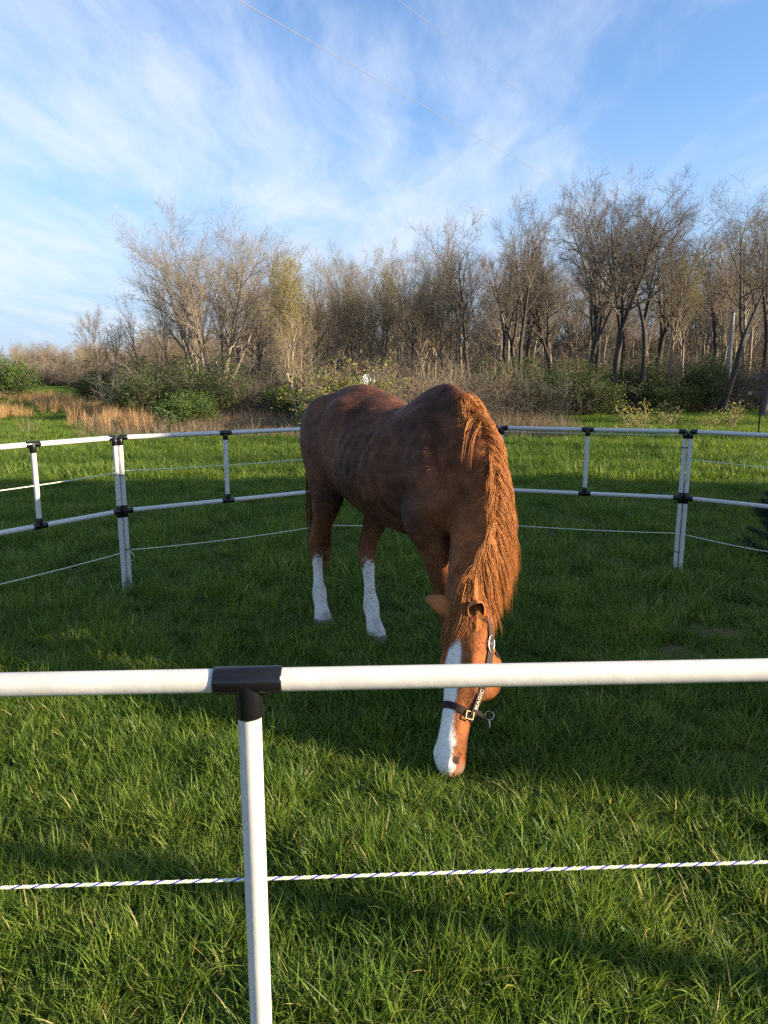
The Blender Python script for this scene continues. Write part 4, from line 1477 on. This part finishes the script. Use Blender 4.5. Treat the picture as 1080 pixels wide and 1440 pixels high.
#%% TREES
class TreeGen:
    def __init__(s, seed):
        s.r = np.random.default_rng(seed)
        s.lines = {0: [], 1: [], 2: [], 3: [], 4: [], 5: []}

    def grow(s, p, d, ln, rad, lev, cfg):
        r = s.r
        n = cfg['segs'][lev]
        P, Rr = [p], [rad]
        d = unit(d)
        for i in range(n):
            d = unit(d + r.normal(0, cfg['wob'][lev], 3) + np.array([0, 0, cfg['trop'][lev]]))
            p = p + d * ln / n
            P.append(p)
            Rr.append(rad * (1 - (1 - cfg['taper'][lev]) * (i + 1) / n))
        P, Rr = np.array(P), np.array(Rr)
        s.lines[lev].append((P, Rr))
        if lev + 1 >= cfg['levels']:
            return
        k = cfg['kids'][lev]
        k = int(k * r.uniform(.75, 1.25) + .5)
        a0 = r.uniform(0, 6.28)
        for j in range(k):
            f = cfg['start'][lev] + (1 - cfg['start'][lev]) * ((j + r.uniform(.2, .8)) / k)
            x = f * n
            i = min(int(x), n - 1)
            q = P[i] + (P[i + 1] - P[i]) * (x - i)
            dd = unit(P[i + 1] - P[i])
            az = a0 + j * 2.4 + r.normal(0, .4)
            ref = unit(np.cross(dd, [0.31, 0.2, 0.93] if abs(dd[2]) < .95 else [1, 0, 0]))
            oth = np.cross(dd, ref)
            an = R(r.normal(cfg['angle'][lev], 9))
            nd = dd * math.cos(an) + (ref * math.cos(az) + oth * math.sin(az)) * math.sin(an)
            cl = ln * cfg['ratio'][lev] * r.uniform(.7, 1.2) * (1 - cfg['fall'][lev] * f)
            cr = min(Rr[i] * .75, cfg['rmin'][lev + 1] + rad * cfg['rratio'][lev] * (1 - .4 * f))
            s.grow(q, nd, cl, cr, lev + 1, cfg)

    def mesh(s, name, levs, sides, scale=1.0, minr=0.0):
        V, F, n = [], [], 0
        for l in levs:
            for P, Rr in s.lines[l]:
                v, f = tube_data(P * scale, np.maximum(Rr * scale, minr), sides[l])
                V.append(v); F.append(f + n); n += len(v)
        return mesh_np(name, np.concatenate(V), np.concatenate(F))

    def tips(s, lev):
        return np.array([P[-1] for P, _ in s.lines[lev]]), np.array([P[len(P) // 2] for P, _ in s.lines[lev]])

    def top(s):
        return max(P[:, 2].max() for l in s.lines.values() for P, _ in l)


def leaf_cloud(name, C, n_per, spread, size, seed=0, squash=1.0):
    """small pointed leaves scattered round given centres"""
    r = np.random.default_rng(seed)
    C = np.repeat(C, n_per, 0) + r.normal(0, spread, (len(C) * n_per, 3))
    n = len(C)
    a = r.normal(0, 1, (n, 3)); a /= np.linalg.norm(a, axis=1, keepdims=True)
    b = np.cross(a, r.normal(0, 1, (n, 3))); b /= np.linalg.norm(b, axis=1, keepdims=True)
    s = size * r.uniform(.6, 1.4, (n, 1))
    V = np.stack([C - a * s, C + b * s * .45 * squash, C + a * s, C - b * s * .45 * squash], 1).reshape(-1, 3)
    F = np.arange(n * 4).reshape(-1, 4)
    me = mesh_np(name, V, F, smooth=False)
    at = me.attributes.new('tint', 'FLOAT', 'POINT')
    at.data.foreach_set('value', np.repeat(r.uniform(0, 1, n), 4).astype(np.float32))
    return me


def cfg_tree(kind):
    base = dict(levels=5, segs=[9, 7, 5, 4, 3], wob=[.045, .06, .065, .075, .09], trop=[.03, .06, .06, .05, .04], taper=[.07, .10, .15, .25, .4],
                kids=[9, 7, 6, 4, 0], start=[.36, .2, .15, .1, 0], angle=[42, 34, 33, 34, 0], ratio=[.50, .55, .58, .60, 0], fall=[.45, .25, .2, .1, 0],
                rratio=[.40, .40, .38, .42, 0], rmin=[.1, .014, .0075, .005, .004])
    if kind == 'spreading':
        base.update(kids=[8, 6, 6, 4, 0], angle=[52, 42, 38, 36, 0], ratio=[.62, .56, .56, .58, 0], start=[.25, .2, .15, .1, 0], fall=[.40, .25, .2, .1, 0], wob=[.05, .065, .07, .08, .09], trop=[.04, .05, .05, .05, .04])
    if kind == 'slim':
        base.update(kids=[11, 6, 5, 4, 0], angle=[30, 28, 30, 32, 0], ratio=[.42, .55, .58, .6, 0], start=[.42, .2, .15, .1, 0], fall=[.5, .25, .2, .1, 0])
    return base


def make_tree(kind, seed, height=12.0, stems=1, rad=.16, lean=.05, cfgkind='normal', fan=.25, fork=0, fork_at=.36, fork_an=.32):
    t = TreeGen(seed)
    c = cfg_tree(cfgkind)
    r = t.r
    if fork:
        # a bole that divides into leaders
        bole = dict(c, levels=1)
        t.grow(np.array([0, 0, -.15]), np.array([r.normal(0, lean), r.normal(0, lean), 1.0]), height * fork_at, rad, 0, bole)
        P, Rr = t.lines[0][-1]
        Rr[:] = np.linspace(rad * 1.12, rad * .86, len(Rr))
        a0 = r.uniform(0, 6.28)
        for k in range(fork):
            a = a0 + k * 6.283 / fork + r.normal(0, .3)
            f = fork_an * r.uniform(.5, 1.25)
            d = unit(P[-1] - P[-2]) + np.array([math.cos(a) * f, math.sin(a) * f, 0])
            cc = dict(c); cc['start'] = [.12] + c['start'][1:]
            t.grow(P[-1], d, height * (1 - fork_at) * r.uniform(.75, 1.0), rad * r.uniform(.5, .72), 0, cc)
        return t
    for k in range(stems):
        a = k * 6.283 / stems + r.uniform(-.5, .5)
        f = fan if stems > 1 else lean
        d = np.array([math.cos(a) * f * r.uniform(.6, 1.2), math.sin(a) * f * r.uniform(.6, 1.2), 1.0])
        p = np.array([math.cos(a), math.sin(a), 0]) * (.22 if stems > 1 else 0)
        t.grow(p + np.array([0, 0, -.15]), d, height * (.86 if stems == 1 else r.uniform(.72, .88)), rad * (1 if stems == 1 else r.uniform(.6, .85)), 0, c)
    return t


PROTO = {}


def proto_tree(key, seed, bark, twig, **kw):
    buds = kw.pop('buds', None)
    t = make_tree(key, seed, **kw)
    tr = t.mesh(key + '_trunk', [0], {0: 9})
    br = t.mesh(key + '_branches', [1, 2, 3, 4], {1: 6, 2: 4, 3: 3, 4: 3}, minr=.0042)
    tr.materials.append(M[bark]); br.materials.append(M[twig])
    bm_ = None
    if buds:
        tips, mids = t.tips(4)
        bm_ = leaf_cloud(key + '_buds', np.concatenate([tips, mids]), buds[1], .12, buds[2], seed)
        bm_.materials.append(M[buds[0]])
    PROTO[key] = (tr, br, bm_, t.top())


proto_tree('vase', 1, 'bark_grey', 'twig_grey', height=11, stems=9, rad=.18, fan=.46, cfgkind='normal')
proto_tree('vase_narrow', 2, 'bark_brown', 'twig_red', height=11, stems=3, rad=.17, fan=.2, cfgkind='normal')
proto_tree('budding', 3, 'bark_pale', 'twig_tan', height=11, stems=2, rad=.16, fan=.14, cfgkind='slim', buds=('bud_green', 1, .05))
proto_tree('slim_a', 4, 'bark_brown', 'twig_red', height=12, rad=.16, cfgkind='slim', lean=.04)
proto_tree('slim_b', 5, 'bark_grey', 'twig_grey', height=12, rad=.14, cfgkind='slim', lean=.12)
proto_tree('slim_c', 6, 'bark_pale', 'twig_tan', height=11, stems=3, rad=.14, fan=.16, cfgkind='slim')
proto_tree('oak_a', 7, 'bark_dark', 'twig_dark', height=13, rad=.22, cfgkind='spreading', fork=4, fork_at=.40, fork_an=.30)
proto_tree('oak_b', 8, 'bark_dark', 'twig_dark', height=13, rad=.19, cfgkind='spreading', fork=2, lean=.14, fork_at=.38)
proto_tree('oak_c', 9, 'bark_dark', 'twig_dark', height=13, rad=.17, cfgkind='normal', fork=3, fork_at=.45, fork_an=.25, lean=.06)
proto_tree('budding_thin', 12, 'bark_grey', 'twig_grey', height=12, rad=.15, cfgkind='slim', buds=('bud_green', 2, .04))


def put_tree(key, px, Y, top_py, rot, label, group=None, name='bare_tree', wide=1.0, base_z=0.0):
    tr, br, bd, top = PROTO[key]
    X = at_depth(px, 560, Y).x
    z = at_depth(px, top_py, Y).z
    s = (z - base_z) / top
    root = thing(name, label, 'tree', (X, Y, base_z), rot, group)
    root.scale = (s * wide, s * wide, s)
    add('trunk', tr, None, root)
    add('crown', br, None, root)
    if bd:
        add('buds', bd, None, root)
    return root


def build_trees():
    rr = random.Random(4)
    G1 = 'bare trees standing in the wood behind the pen'
    # the trees one can single out
    put_tree('vase', 298, 31, 288, 0.6, 'wide bare grey tree fanning from many stems at the open end of the wood', wide=.95)
    put_tree('vase_narrow', 352, 35, 318, 1.2, 'bare brown multi-stemmed tree between the wide fanning tree and the yellow-green budding tree', wide=1.0)
    put_tree('budding', 405, 29, 330, 2.2, 'yellow-green budding tree with pale twin stems behind the horse rump', wide=.95)
    put_tree('slim_c', 150, 37, 418, 0.3, 'small pale bare tree standing alone beside the tan grass pasture', wide=1.2)
    put_tree('slim_c', 420, 24.5, 430, 1.9, 'short sunlit pale bare sapling at the brush edge behind the horse rump', wide=1.2)
    put_tree('oak_c', 735, 30, 262, 0.4, 'tall dark bare tree forking high behind the horse withers', wide=.8)
    put_tree('oak_a', 862, 32, 222, 1.0, 'tallest dark oak with wide limbs behind the right-hand panel', wide=.95)
    put_tree('oak_b', 1012, 31, 238, 2.6, 'dark bare oak with a leaning trunk beside the pale utility pole', wide=.9)
    # the rest, told apart only by where they stand
    LAB = [{'slim_a': 'slender straight bare brown tree in the sunlit thick of the wood', 'slim_b': 'slender leaning bare grey tree in the sunlit thick of the wood',
            'vase_narrow': 'narrow bare brown tree with three stems in the sunlit wood', 'budding_thin': 'slender tree flecked with green buds in the sunlit wood'},
           {'oak_a': 'broad dark bare tree with heavy limbs at the shaded end of the wood', 'oak_b': 'leaning dark bare tree at the shaded end of the wood',
            'oak_c': 'dark straight bare tree with steep limbs at the shaded end of the wood', 'slim_a': 'slender brown bare tree among the dark trees of the shaded wood',
            'slim_b': 'slender grey bare tree among the dark trees of the shaded wood', 'budding_thin': 'slender tree flecked with green buds among the dark shaded trees'}]
    spots = []
    for px in range(440, 660, 17):
        spots.append((px + rr.uniform(-8, 8), rr.uniform(33, 44), 340 + rr.uniform(-14, 22) - .02 * (px - 440), rr.choice(['slim_a', 'slim_b', 'vase_narrow', 'budding_thin', 'budding_thin']), 0))
    for px in range(190, 440, 26):
        spots.append((px + rr.uniform(-10, 10), rr.uniform(36, 46), 345 + rr.uniform(-20, 45) + max(0, 300 - px) * .45, rr.choice(['slim_a', 'slim_b', 'budding_thin']), 0))
    for px in range(655, 1130, 24):
        spots.append((px + rr.uniform(-9, 9), rr.uniform(31, 44), 285 + rr.uniform(-45, 60) - (15 if px > 780 else -30), rr.choice(['oak_b', 'oak_c', 'oak_a', 'oak_c', 'slim_a', 'budding_thin', 'oak_b']), 1))
    for i, (px, Y, ty, key, k) in enumerate(spots):
        put_tree(key, px, Y, ty, rr.uniform(0, 6.28), LAB[k][key], (G1, 'dark trees at the shaded end of the wood')[k], wide=rr.uniform(.7, .9) if k == 0 else rr.uniform(.85, 1.1))

    # the deep wood behind, one mass
    keys = ['slim_a', 'slim_b', 'vase_narrow', 'oak_c', 'budding_thin', 'oak_b']
    protos = []
    for k in keys:
        tr, br, bd, top = PROTO[k]
        v, f, n = [], [], 0
        for me in (tr, br):
            co = np.empty(len(me.vertices) * 3, np.float32); me.vertices.foreach_get('co', co)
            fi = np.empty(len(me.loops), np.int32); me.loops.foreach_get('vertex_index', fi)
            v.append(co.reshape(-1, 3) / top); f.append(fi.reshape(-1, 4) + n); n += len(co) // 3
        me = mesh_np('wood_tree', np.concatenate(v), np.concatenate(f))
        me.materials.append(M[{'slim_a': 'twig_red', 'slim_b': 'twig_grey', 'vase_narrow': 'twig_red', 'oak_c': 'twig_grey', 'budding_thin': 'twig_tan', 'oak_b': 'twig_dark'}[k]])
        protos.append(bpy.data.objects.new('wood_tree', me))
    r = np.random.default_rng(8)
    P, S, I = [], [], []
    for _ in range(150):
        Y = r.uniform(46, 95)
        px = r.uniform(215, 1300)
        X = (px - 540) / FPX * Y * 1.0
        hgt = r.uniform(7.0, 9.8) * (1 + .012 * (Y - 46)) * (1.12 if px > 700 else .92)
        if px < 330:
            hgt *= .62
        P.append((X, Y, 0)); S.append((hgt * r.uniform(.8, 1.1),) * 2 + (hgt,)); I.append(r.integers(0, len(keys)))
    n = len(P)
    S = np.array(S)
    scatter('deep_wood', P, np.stack([np.zeros(n), np.zeros(n), r.uniform(0, 6.28, n)], -1), S, I, protos, 'dense bare wood seen between the nearer trunks', 'wood')
    # far tree line beyond the pasture
    P, S, I = [], [], []
    for _ in range(800):
        px = r.uniform(-240, 1330)
        Y = r.uniform(150, 215) if px < 260 else r.uniform(100, 170)
        X = (px - 540) / FPX * Y
        hgt = r.uniform(7, 10.5) * (Y / 170)
        P.append((X, Y, 0)); S.append((hgt * r.uniform(.9, 1.4),) * 2 + (hgt,)); I.append(r.integers(0, len(keys)))
    n = len(P)
    scatter('far_tree_line', P, np.stack([np.zeros(n), np.zeros(n), r.uniform(0, 6.28, n)], -1), np.array(S), I, [p.copy() for p in protos], 'low brown tree line on the skyline beyond the pasture', 'wood')


build_trees()


#%% SHRUBS
def bush_proto(key, seed, height, spread, leafmat, n_leaf, leaf_size, twigmat='twig_dark', stems=12, levels=4, leaf_spread=.10):
    t = TreeGen(seed)
    c = dict(levels=levels, segs=[5, 4, 3, 2], wob=[.14, .2, .22, .2], trop=[.02, .03, .03, 0], taper=[.4, .4, .4, .5], kids=[6, 5, 4, 0], start=[.25, .2, .1, 0],
             angle=[45, 45, 45, 0], ratio=[.5, .5, .5, 0], fall=[.3, .3, .2, 0], rratio=[.5, .5, .5, 0], rmin=[.02, .006, .004, .003])
    for k in range(stems):
        a = t.r.uniform(0, 6.28)
        f = t.r.uniform(.1, 1) * spread
        t.grow(np.array([math.cos(a) * .15 * f, math.sin(a) * .15 * f, -.05]), np.array([math.cos(a) * f, math.sin(a) * f, 1]), height * t.r.uniform(.6, 1.0), .018, 0, c)
    st = t.mesh(key + '_stems', [0, 1, 2, 3][:levels], {0: 5, 1: 3, 2: 3, 3: 3})
    st.materials.append(M[twigmat])
    lf = None
    if n_leaf:
        tips, mids = t.tips(levels - 1)
        lf = leaf_cloud(key + '_leaves', np.concatenate([tips, mids]), n_leaf, leaf_spread, leaf_size, seed, squash=1.3)
        lf.materials.append(M[leafmat])
    PROTO[key] = (st, lf, None, t.top())


def put_bush(key, px, Y, h, rot, label, group=None, name='shrub', wide=1.0):
    st, lf, _, top = PROTO[key]
    s = h / top
    X = at_depth(px, 560, Y).x
    root = thing(name, label, 'shrub', (X, Y, 0), rot, group)
    root.scale = (s * wide, s * wide, s)
    add('stems', st, None, root)
    if lf:
        add('foliage', lf, None, root)
    return root


bush_proto('bare', 21, 2.0, 1.0, None, 0, 0, 'twig_dark', stems=16)
bush_proto('bare_tan', 22, 2.0, .9, None, 0, 0, 'twig_red', stems=16)
bush_proto('green', 23, 2.0, .9, 'leaf_green', 2, .032, 'twig_dark', stems=14)
bush_proto('fresh', 24, 1.6, 1.0, 'leaf_fresh', 3, .034, 'twig_grey', stems=12)
bush_proto('yellow', 25, 1.0, .6, 'leaf_yellow', 1, .035, 'twig_tan', stems=6, levels=3)
bush_proto('sprout', 26, 1.6, .9, 'leaf_yellow', 1, .035, 'twig_tan', stems=14)


def build_shrubs():
    rr = random.Random(9)
    # singled out
    put_bush('fresh', 268, 23.5, 1.25, .3, 'rounded bright green bush at the brush edge behind the left-hand panel', wide=1.5)
    put_bush('fresh', 20, 48, 3.2, 1.1, 'bright green bush standing in the tan pasture', wide=.8)
    put_bush('green', 130, 40, 2.6, .7, 'dark green bush beside the small pale bare tree', wide=1.3)
    put_bush('sprout', 492, 21.5, 2.15, .4, 'yellow-green sprouting bush behind the horse croup', wide=1.5)
    put_bush('bare_tan', 590, 21.0, 2.0, 2.1, 'reddish bare arching bush behind the horse back', wide=1.5)
    put_bush('yellow', 893, 21.0, 1.05, 0.0, 'small pale yellow-leaved bush behind the right-hand panel', wide=1.3)
    put_bush('yellow', 1032, 22.5, .95, 1.0, 'small bright leafed bush beside the thin black stake', wide=1.1)
    put_bush('yellow', 1002, 22.0, .62, 2.0, 'low thin yellow-green bush next to the double post', wide=1.2)
    put_bush('yellow', 944, 23.5, .9, 3.0, 'sparse twiggy bush in front of the dark thicket', wide=1.2)
    # masses of brush along the wood, told apart only by place
    for px in range(185, 480, 17):
        k = rr.choice(['bare', 'bare', 'green', 'green', 'green'])
        put_bush(k, px + rr.uniform(-9, 9), rr.uniform(25, 31), rr.uniform(1.5, 2.6), rr.uniform(0, 6), {'bare': 'bare twiggy bush in the brush along the sunny wood edge', 'fresh': 'bright green leafy bush in the brush along the sunny wood edge', 'green': 'dull green leafy bush in the brush along the sunny wood edge'}[k], 'undergrowth along the sunny wood edge', wide=rr.uniform(1.1, 1.6))
    for px in range(450, 700, 20):
        k = rr.choice(['bare_tan', 'bare', 'sprout', 'sprout'])
        put_bush(k, px + rr.uniform(-9, 9), rr.uniform(22, 29), rr.uniform(1.6, 2.6), rr.uniform(0, 6), {'bare_tan': 'reddish brown twiggy bush under the bare trees behind the horse', 'bare': 'dark grey twiggy bush under the bare trees behind the horse', 'sprout': 'twiggy bush with yellow-green sprouts under the trees behind the horse'}[k], 'brush behind the horse', wide=rr.uniform(1.0, 1.5))
    for px in range(690, 1110, 15):
        k = rr.choice(['green', 'bare', 'bare', 'green'])
        Y = 25 + (px - 690) * .022 + rr.uniform(0, 5)
        put_bush(k, px + rr.uniform(-9, 9), Y, rr.uniform(1.7, 3.0), rr.uniform(0, 6), {'green': 'dark green leafy bush in the thicket at the shaded wood edge', 'bare': 'leafless dark twiggy bush in the thicket at the shaded wood edge'}[k], 'dark thicket at the shaded wood edge', wide=rr.uniform(1.1, 1.6))
    # blossom spray above the croup
    c = at_depth(515, 534, 20.5)
    lf = leaf_cloud('blossom_cluster', np.array([[0, 0, 0.0]]), 90, .07, .035, 3)
    ob = add('blossom_spray', lf, M['blossom'], None, c)
    mb = MB(); mb.tube([[0, 0, 0], [.1, .05, -.6], [.12, .1, -c.z]], [.006, .009, .014], 5)
    add('stem', mb.mesh('stem'), M['twig_tan'], ob)
    tag(ob, 'white blossom spray on a thin stem above the horse croup', 'blossom')
    # dark spruce sapling outside the right panel
    sp = thing('spruce_sapling', 'small dark spruce sapling outside the right-hand pen panel', 'sapling', (3.38, 6.05, 0))
    mb = MB(); mb.tube([[0, 0, 0], [0, 0, .62]], [.012, .004], 6)
    add('trunk', mb.mesh('trunk'), M['bark_dark'], sp)
    r = np.random.default_rng(2)
    C, mb = [], MB()
    for i in range(46):
        z = r.uniform(.05, .6)
        a = r.uniform(0, 6.28)
        ln = .30 * (1 - z / .72) + .03
        e = np.array([math.cos(a) * ln, math.sin(a) * ln, z + .10 * ln / .3])
        mb.tube([[0, 0, z], e], [.004, .0015], 4)
        for q in np.linspace(.2, 1, 9):
            C.append(np.array([0, 0, z]) * (1 - q) + e * q)
    add('branches', mb.mesh('branches'), M['bark_dark'], sp)
    nd = leaf_cloud('needles', np.array(C), 14, .012, .022, 5, squash=.25)
    add('needles', nd, M['needle'], sp)


build_shrubs()


def build_undergrowth():
    protos = []
    for k, mt in (('bare', 'twig_dark'), ('bare_tan', 'twig_red'), ('bare', 'twig_dark')):
        me = PROTO[k][0].copy()
        me.materials.clear(); me.materials.append(M[mt])
        protos.append(bpy.data.objects.new('brush', me))
    r = np.random.default_rng(77)
    n = 760
    Y = r.uniform(38, 100, n)
    px = r.uniform(190, 1250, n)
    X = (px - 540) / FPX * Y
    s = r.uniform(.6, 1.4, n) * (1 + .022 * (Y - 38))
    scatter('wood_undergrowth', np.stack([X, Y, np.zeros(n)], -1), np.stack([np.zeros(n), np.zeros(n), r.uniform(0, 6.28, n)], -1), np.stack([s * 1.3, s * 1.3, s], -1), r.integers(0, 3, n), protos,
            'tangled brown undergrowth filling the wood floor', 'undergrowth')
    n = 620
    px = r.uniform(-260, 1330, n)
    Y = np.where(px < 240, r.uniform(135, 160, n), r.uniform(95, 125, n))
    X = (px - 540) / FPX * Y
    s = np.where(px < 240, r.uniform(1.5, 2.9, n), r.uniform(2.8, 4.6, n))
    scatter('far_thicket', np.stack([X, Y, np.zeros(n)], -1), np.stack([np.zeros(n), np.zeros(n), r.uniform(0, 6.28, n)], -1), np.stack([s * 1.5, s * 1.5, s], -1), r.integers(0, 3, n), [p.copy() for p in protos],
            'low brown thicket under the far tree line', 'thicket')


build_undergrowth()


#%% TALL GRASS
def build_tall_grass():
    straw = [proto('straw_tuft', blade_mesh('straw_tuft', 40, .16, .5, 1.0, .012, lean=(2, 30), segs=3, droop=.25, dry=0, seed=80 + s), M['straw']) for s in range(4)]
    grey = [proto('straw_tuft', blade_mesh('straw_tuft', 34, .22, .3, .8, .010, lean=(5, 70), segs=3, droop=.5, dry=0, seed=90 + s), M['straw_grey']) for s in range(4)]
    r = np.random.default_rng(12)
    # tan broomsedge belt: from the double post away to the left
    path = [(200, 607), (160, 598), (110, 580), (70, 568), (30, 560), (-40, 556), (-120, 552)]
    G = np.array([on_ground(px, py)[:2] for px, py in path])
    P = []
    for a, b in zip(G[:-1], G[1:]):
        L_ = np.linalg.norm(b - a)
        n = int(L_ * 11)
        t = r.uniform(0, 1, n)
        q = a[None] + (b - a)[None] * t[:, None]
        q += r.normal(0, 1, (n, 2)) * np.array([.4, .8]) * (1 + .03 * (q[:, 1:2] - 22))
        P.append(q)
    P = np.concatenate(P)
    for (px, py, k, sd) in ((8, 590, 30, .5), (62, 541, 40, 4)):
        g_ = on_ground(px, py)
        P = np.concatenate([P, np.array(g_[:2])[None] + r.normal(0, sd, (k, 2))])
    n = len(P)
    s = r.uniform(.45, .95, n)
    scatter('broomsedge', np.hstack([P, np.zeros((n, 1))]), np.stack([r.normal(0, .08, n), r.normal(0, .08, n), r.uniform(0, 6.28, n)], -1), np.stack([s, s, s], -1), r.integers(0, 4, n), straw,
            'tall tan broomsedge grass in a belt across the left pasture', 'tall grass')
    # grey-brown dead stems at the foot of the brush
    n = 1700
    Y = r.uniform(18.6, 30, n)
    X = r.uniform(-9.5, 6.0, n)
    keep = (X > -0.43 * Y)
    X, Y = X[keep], Y[keep]; n = len(X)
    s = r.uniform(.5, 1.1, n) * np.clip((Y - 18) * .12 + .35, .35, 1)
    scatter('dead_stems', np.stack([X, Y, np.zeros(n)], -1), np.stack([r.normal(0, .2, n), r.normal(0, .2, n), r.uniform(0, 6.28, n)], -1), np.stack([s, s, s], -1), r.integers(0, 4, n), grey,
            'grey-brown dead weed stems at the foot of the brush', 'dead weeds')
    # two lone dead tufts in the lawn
    for px, py, h, lab in ((728, 622, .55, 'lone straw-coloured weed tuft in the lawn beside the horse neck'), (38, 612, .7, 'thin dry weed stalk beside the left pasture panel')):
        g_ = on_ground(px, py)
        me = blade_mesh('weed_tuft', 40, .16, .25, .6, .010, lean=(5, 60), segs=3, droop=.3, dry=0, seed=int(px))
        o = add('weed_tuft', me, M['straw_grey'], None, g_)
        o.scale = (h / .5,) * 3
        tag(o, lab, 'weed')


build_tall_grass()


#%% POLES, WIRES
def build_poles():
    # power wires: two conductors on poles out of frame and in the wood
    w1a, w1b = at_depth(335, 0, 11.0), at_depth(780, 255, 24.0)
    w2a, w2b = at_depth(560, 0, 11.0), at_depth(870, 235, 24.0)
    for a, b, lab in ((w1a, w1b, 'brighter power wire crossing the sky above the wood'), (w2a, w2b, 'fainter power wire nearest the tallest oak')):
        d = b - a
        p0, p1 = a - d * 1.2, b + d * 1.15
        n = 40
        P = [p0 + (p1 - p0) * (i / n) for i in range(n + 1)]
        mb = MB(); mb.tube([np.array(p) for p in P], 0.0055 if 'brighter' in lab else .0038, 5)
        o = add('power_wire', mb.mesh('power_wire'), M['wire'])
        tag(o, lab, 'wire', 'power wires')
    g_ = on_ground(1020, 578)
    Y = 33.0
    X = at_depth(1022, 560, Y).x
    top = at_depth(1031, 440, Y)
    t = thing('utility_pole', 'pale leaning utility pole among the dark trees', 'pole', (X, Y, 0))
    mb = MB(); mb.tube([[0, 0, -.1], [(top.x - X), 0, top.z]], [.11, .085], 12)
    add('shaft', mb.mesh('shaft'), M['pole_pale'], t)
    mb = MB(); mb.tube([[(top.x - X), 0, top.z], [(top.x - X), 0, top.z + .05]], [.095, .07], 12)
    add('cap', mb.mesh('cap'), M['black_metal'], t)
    # weathered post with rails at the right edge
    p = on_ground(1072, 588)
    pz = at_depth(1078, 490, p.y).z
    t = thing('timber_post', 'weathered grey timber post with two rails at the lawn edge', 'post', (p.x, p.y, 0))
    mb = MB(); mb.tube([[0, 0, -.1], [.12, 0, pz * .5], [.16, 0, pz]], [.16, .14, .12], 10)
    add('shaft', mb.mesh('shaft'), M['wood_post'], t)
    for z in (1.0, 1.66):
        mb = MB(); mb.box((.3, .05, z), (1.9, .06, .12))
        add('rail', mb.mesh('rail', False), M['wood_post'], t)
    # thin black stake
    p = on_ground(1065, 622)
    pz = at_depth(1066, 568, p.y).z
    t = thing('stake', 'thin black metal stake on the lawn right of the double post', 'stake', (p.x, p.y, 0))
    mb = MB(); mb.box((0, 0, pz / 2), (.03, .03, pz)); add('rod', mb.mesh('rod', False), M['black_metal'], t)
    mb = MB(); mb.box((0, 0, .18), (.10, .012, .16)); add('anchor_plate', mb.mesh('anchor_plate', False), M['black_metal'], t)


build_poles()


#%% SHADE CASTERS (outside the frame, towards the sun)
def sun_uv(u, q):
    """ground point from coordinates across (u) and along (q) the sun's azimuth"""
    s = Vector((SUN.x, SUN.y, 0)).normalized()
    n = Vector((-s.y, s.x, 0))
    return s * q + n * u


def build_shade_barn():  # unseen building, added and sized to throw shade across the pen
    s = Vector((SUN.x, SUN.y, 0)).normalized()
    rot = math.atan2(s.y, s.x)
    q0 = 15.0
    u0, u1, eave, ridge = SHADE_BARN
    c = sun_uv((u0 + u1) / 2, q0 + 4)
    w = u1 - u0
    t = thing('shade_barn', 'added unseen shade caster, a red board building with a grey gable roof off to the right of the pen', 'shade_barn', c, rot)
    hw, hl = w / 2, 4.0
    for sx in (-1, 1):      # gable ends
        mb = MB()
        mb.put([[sx * hl, -hw + .05, 0], [sx * hl, hw - .05, 0], [sx * hl, hw - .05, eave], [sx * hl, 0, ridge - .1], [sx * hl, -hw + .05, eave],
                [sx * (hl - .1), -hw + .05, 0], [sx * (hl - .1), hw - .05, 0], [sx * (hl - .1), hw - .05, eave], [sx * (hl - .1), 0, ridge - .1], [sx * (hl - .1), -hw + .05, eave]],
               [[0, 1, 2, 3, 4], [9, 8, 7, 6, 5], [0, 5, 6, 1], [1, 6, 7, 2], [2, 7, 8, 3], [3, 8, 9, 4], [4, 9, 5, 0]])
        add('gable_wall', mb.mesh('gable_wall', False), M['shade_barn_board'], t)
    for sy in (-1, 1):
        mb = MB(); mb.box((0, sy * (hw - .1), eave / 2), (2 * hl - .22, .1, eave)); add('side_wall', mb.mesh('side_wall', False), M['shade_barn_board'], t)
        mb = MB()
        v = [[x * (hl + .3), y, z] for x in (-1, 1) for (y, z) in ((sy * hw, eave), (0, ridge), (0, ridge + .1), (sy * hw, eave + .1))]
        mb.put(v, [[0, 1, 2, 3], [7, 6, 5, 4], [0, 4, 5, 1], [1, 5, 6, 2], [2, 6, 7, 3], [3, 7, 4, 0]])
        add('roof_slope', mb.mesh('roof_slope', False), M['shade_barn_roof'], t)
    mb = MB(); mb.box((-hl - .04, 0, 1.25), (.06, 2.2, 2.5)); add('door', mb.mesh('door', False), M['wood_post'], t)


SHADE_BARN = (2.62, 11.5, 4.6, 8.6)
build_shade_barn()


def build_side_trees():
    rr = random.Random(31)
    spots = [(2.2, 8.0, 7.5, 'slim_b'), (12.6, 14, 8.5, 'oak_c'), (14.4, 15, 8.0, 'oak_b'), (16.6, 16, 9.0, 'oak_c'), (18.8, 17, 9.5, 'oak_a')]
    for k in range(16):
        spots.append((27 + k * 1.7 + rr.uniform(-.6, .6), 22 + rr.uniform(-3, 7), rr.uniform(9.0, 11.5), rr.choice(['oak_a', 'oak_b', 'oak_c', 'vase'])))
    for i, (u, q, h, key) in enumerate(spots):
        tr, br, bd, top = PROTO[key]
        p = sun_uv(u, q)
        root = thing('bare_tree', 'bare tree standing off to the sunny side of the pen', 'tree', p, rr.uniform(0, 6), 'bare trees to the sunny side of the pen')
        root.scale = (h / top,) * 3
        add('trunk', tr, None, root); add('crown', br, None, root)


build_side_trees()
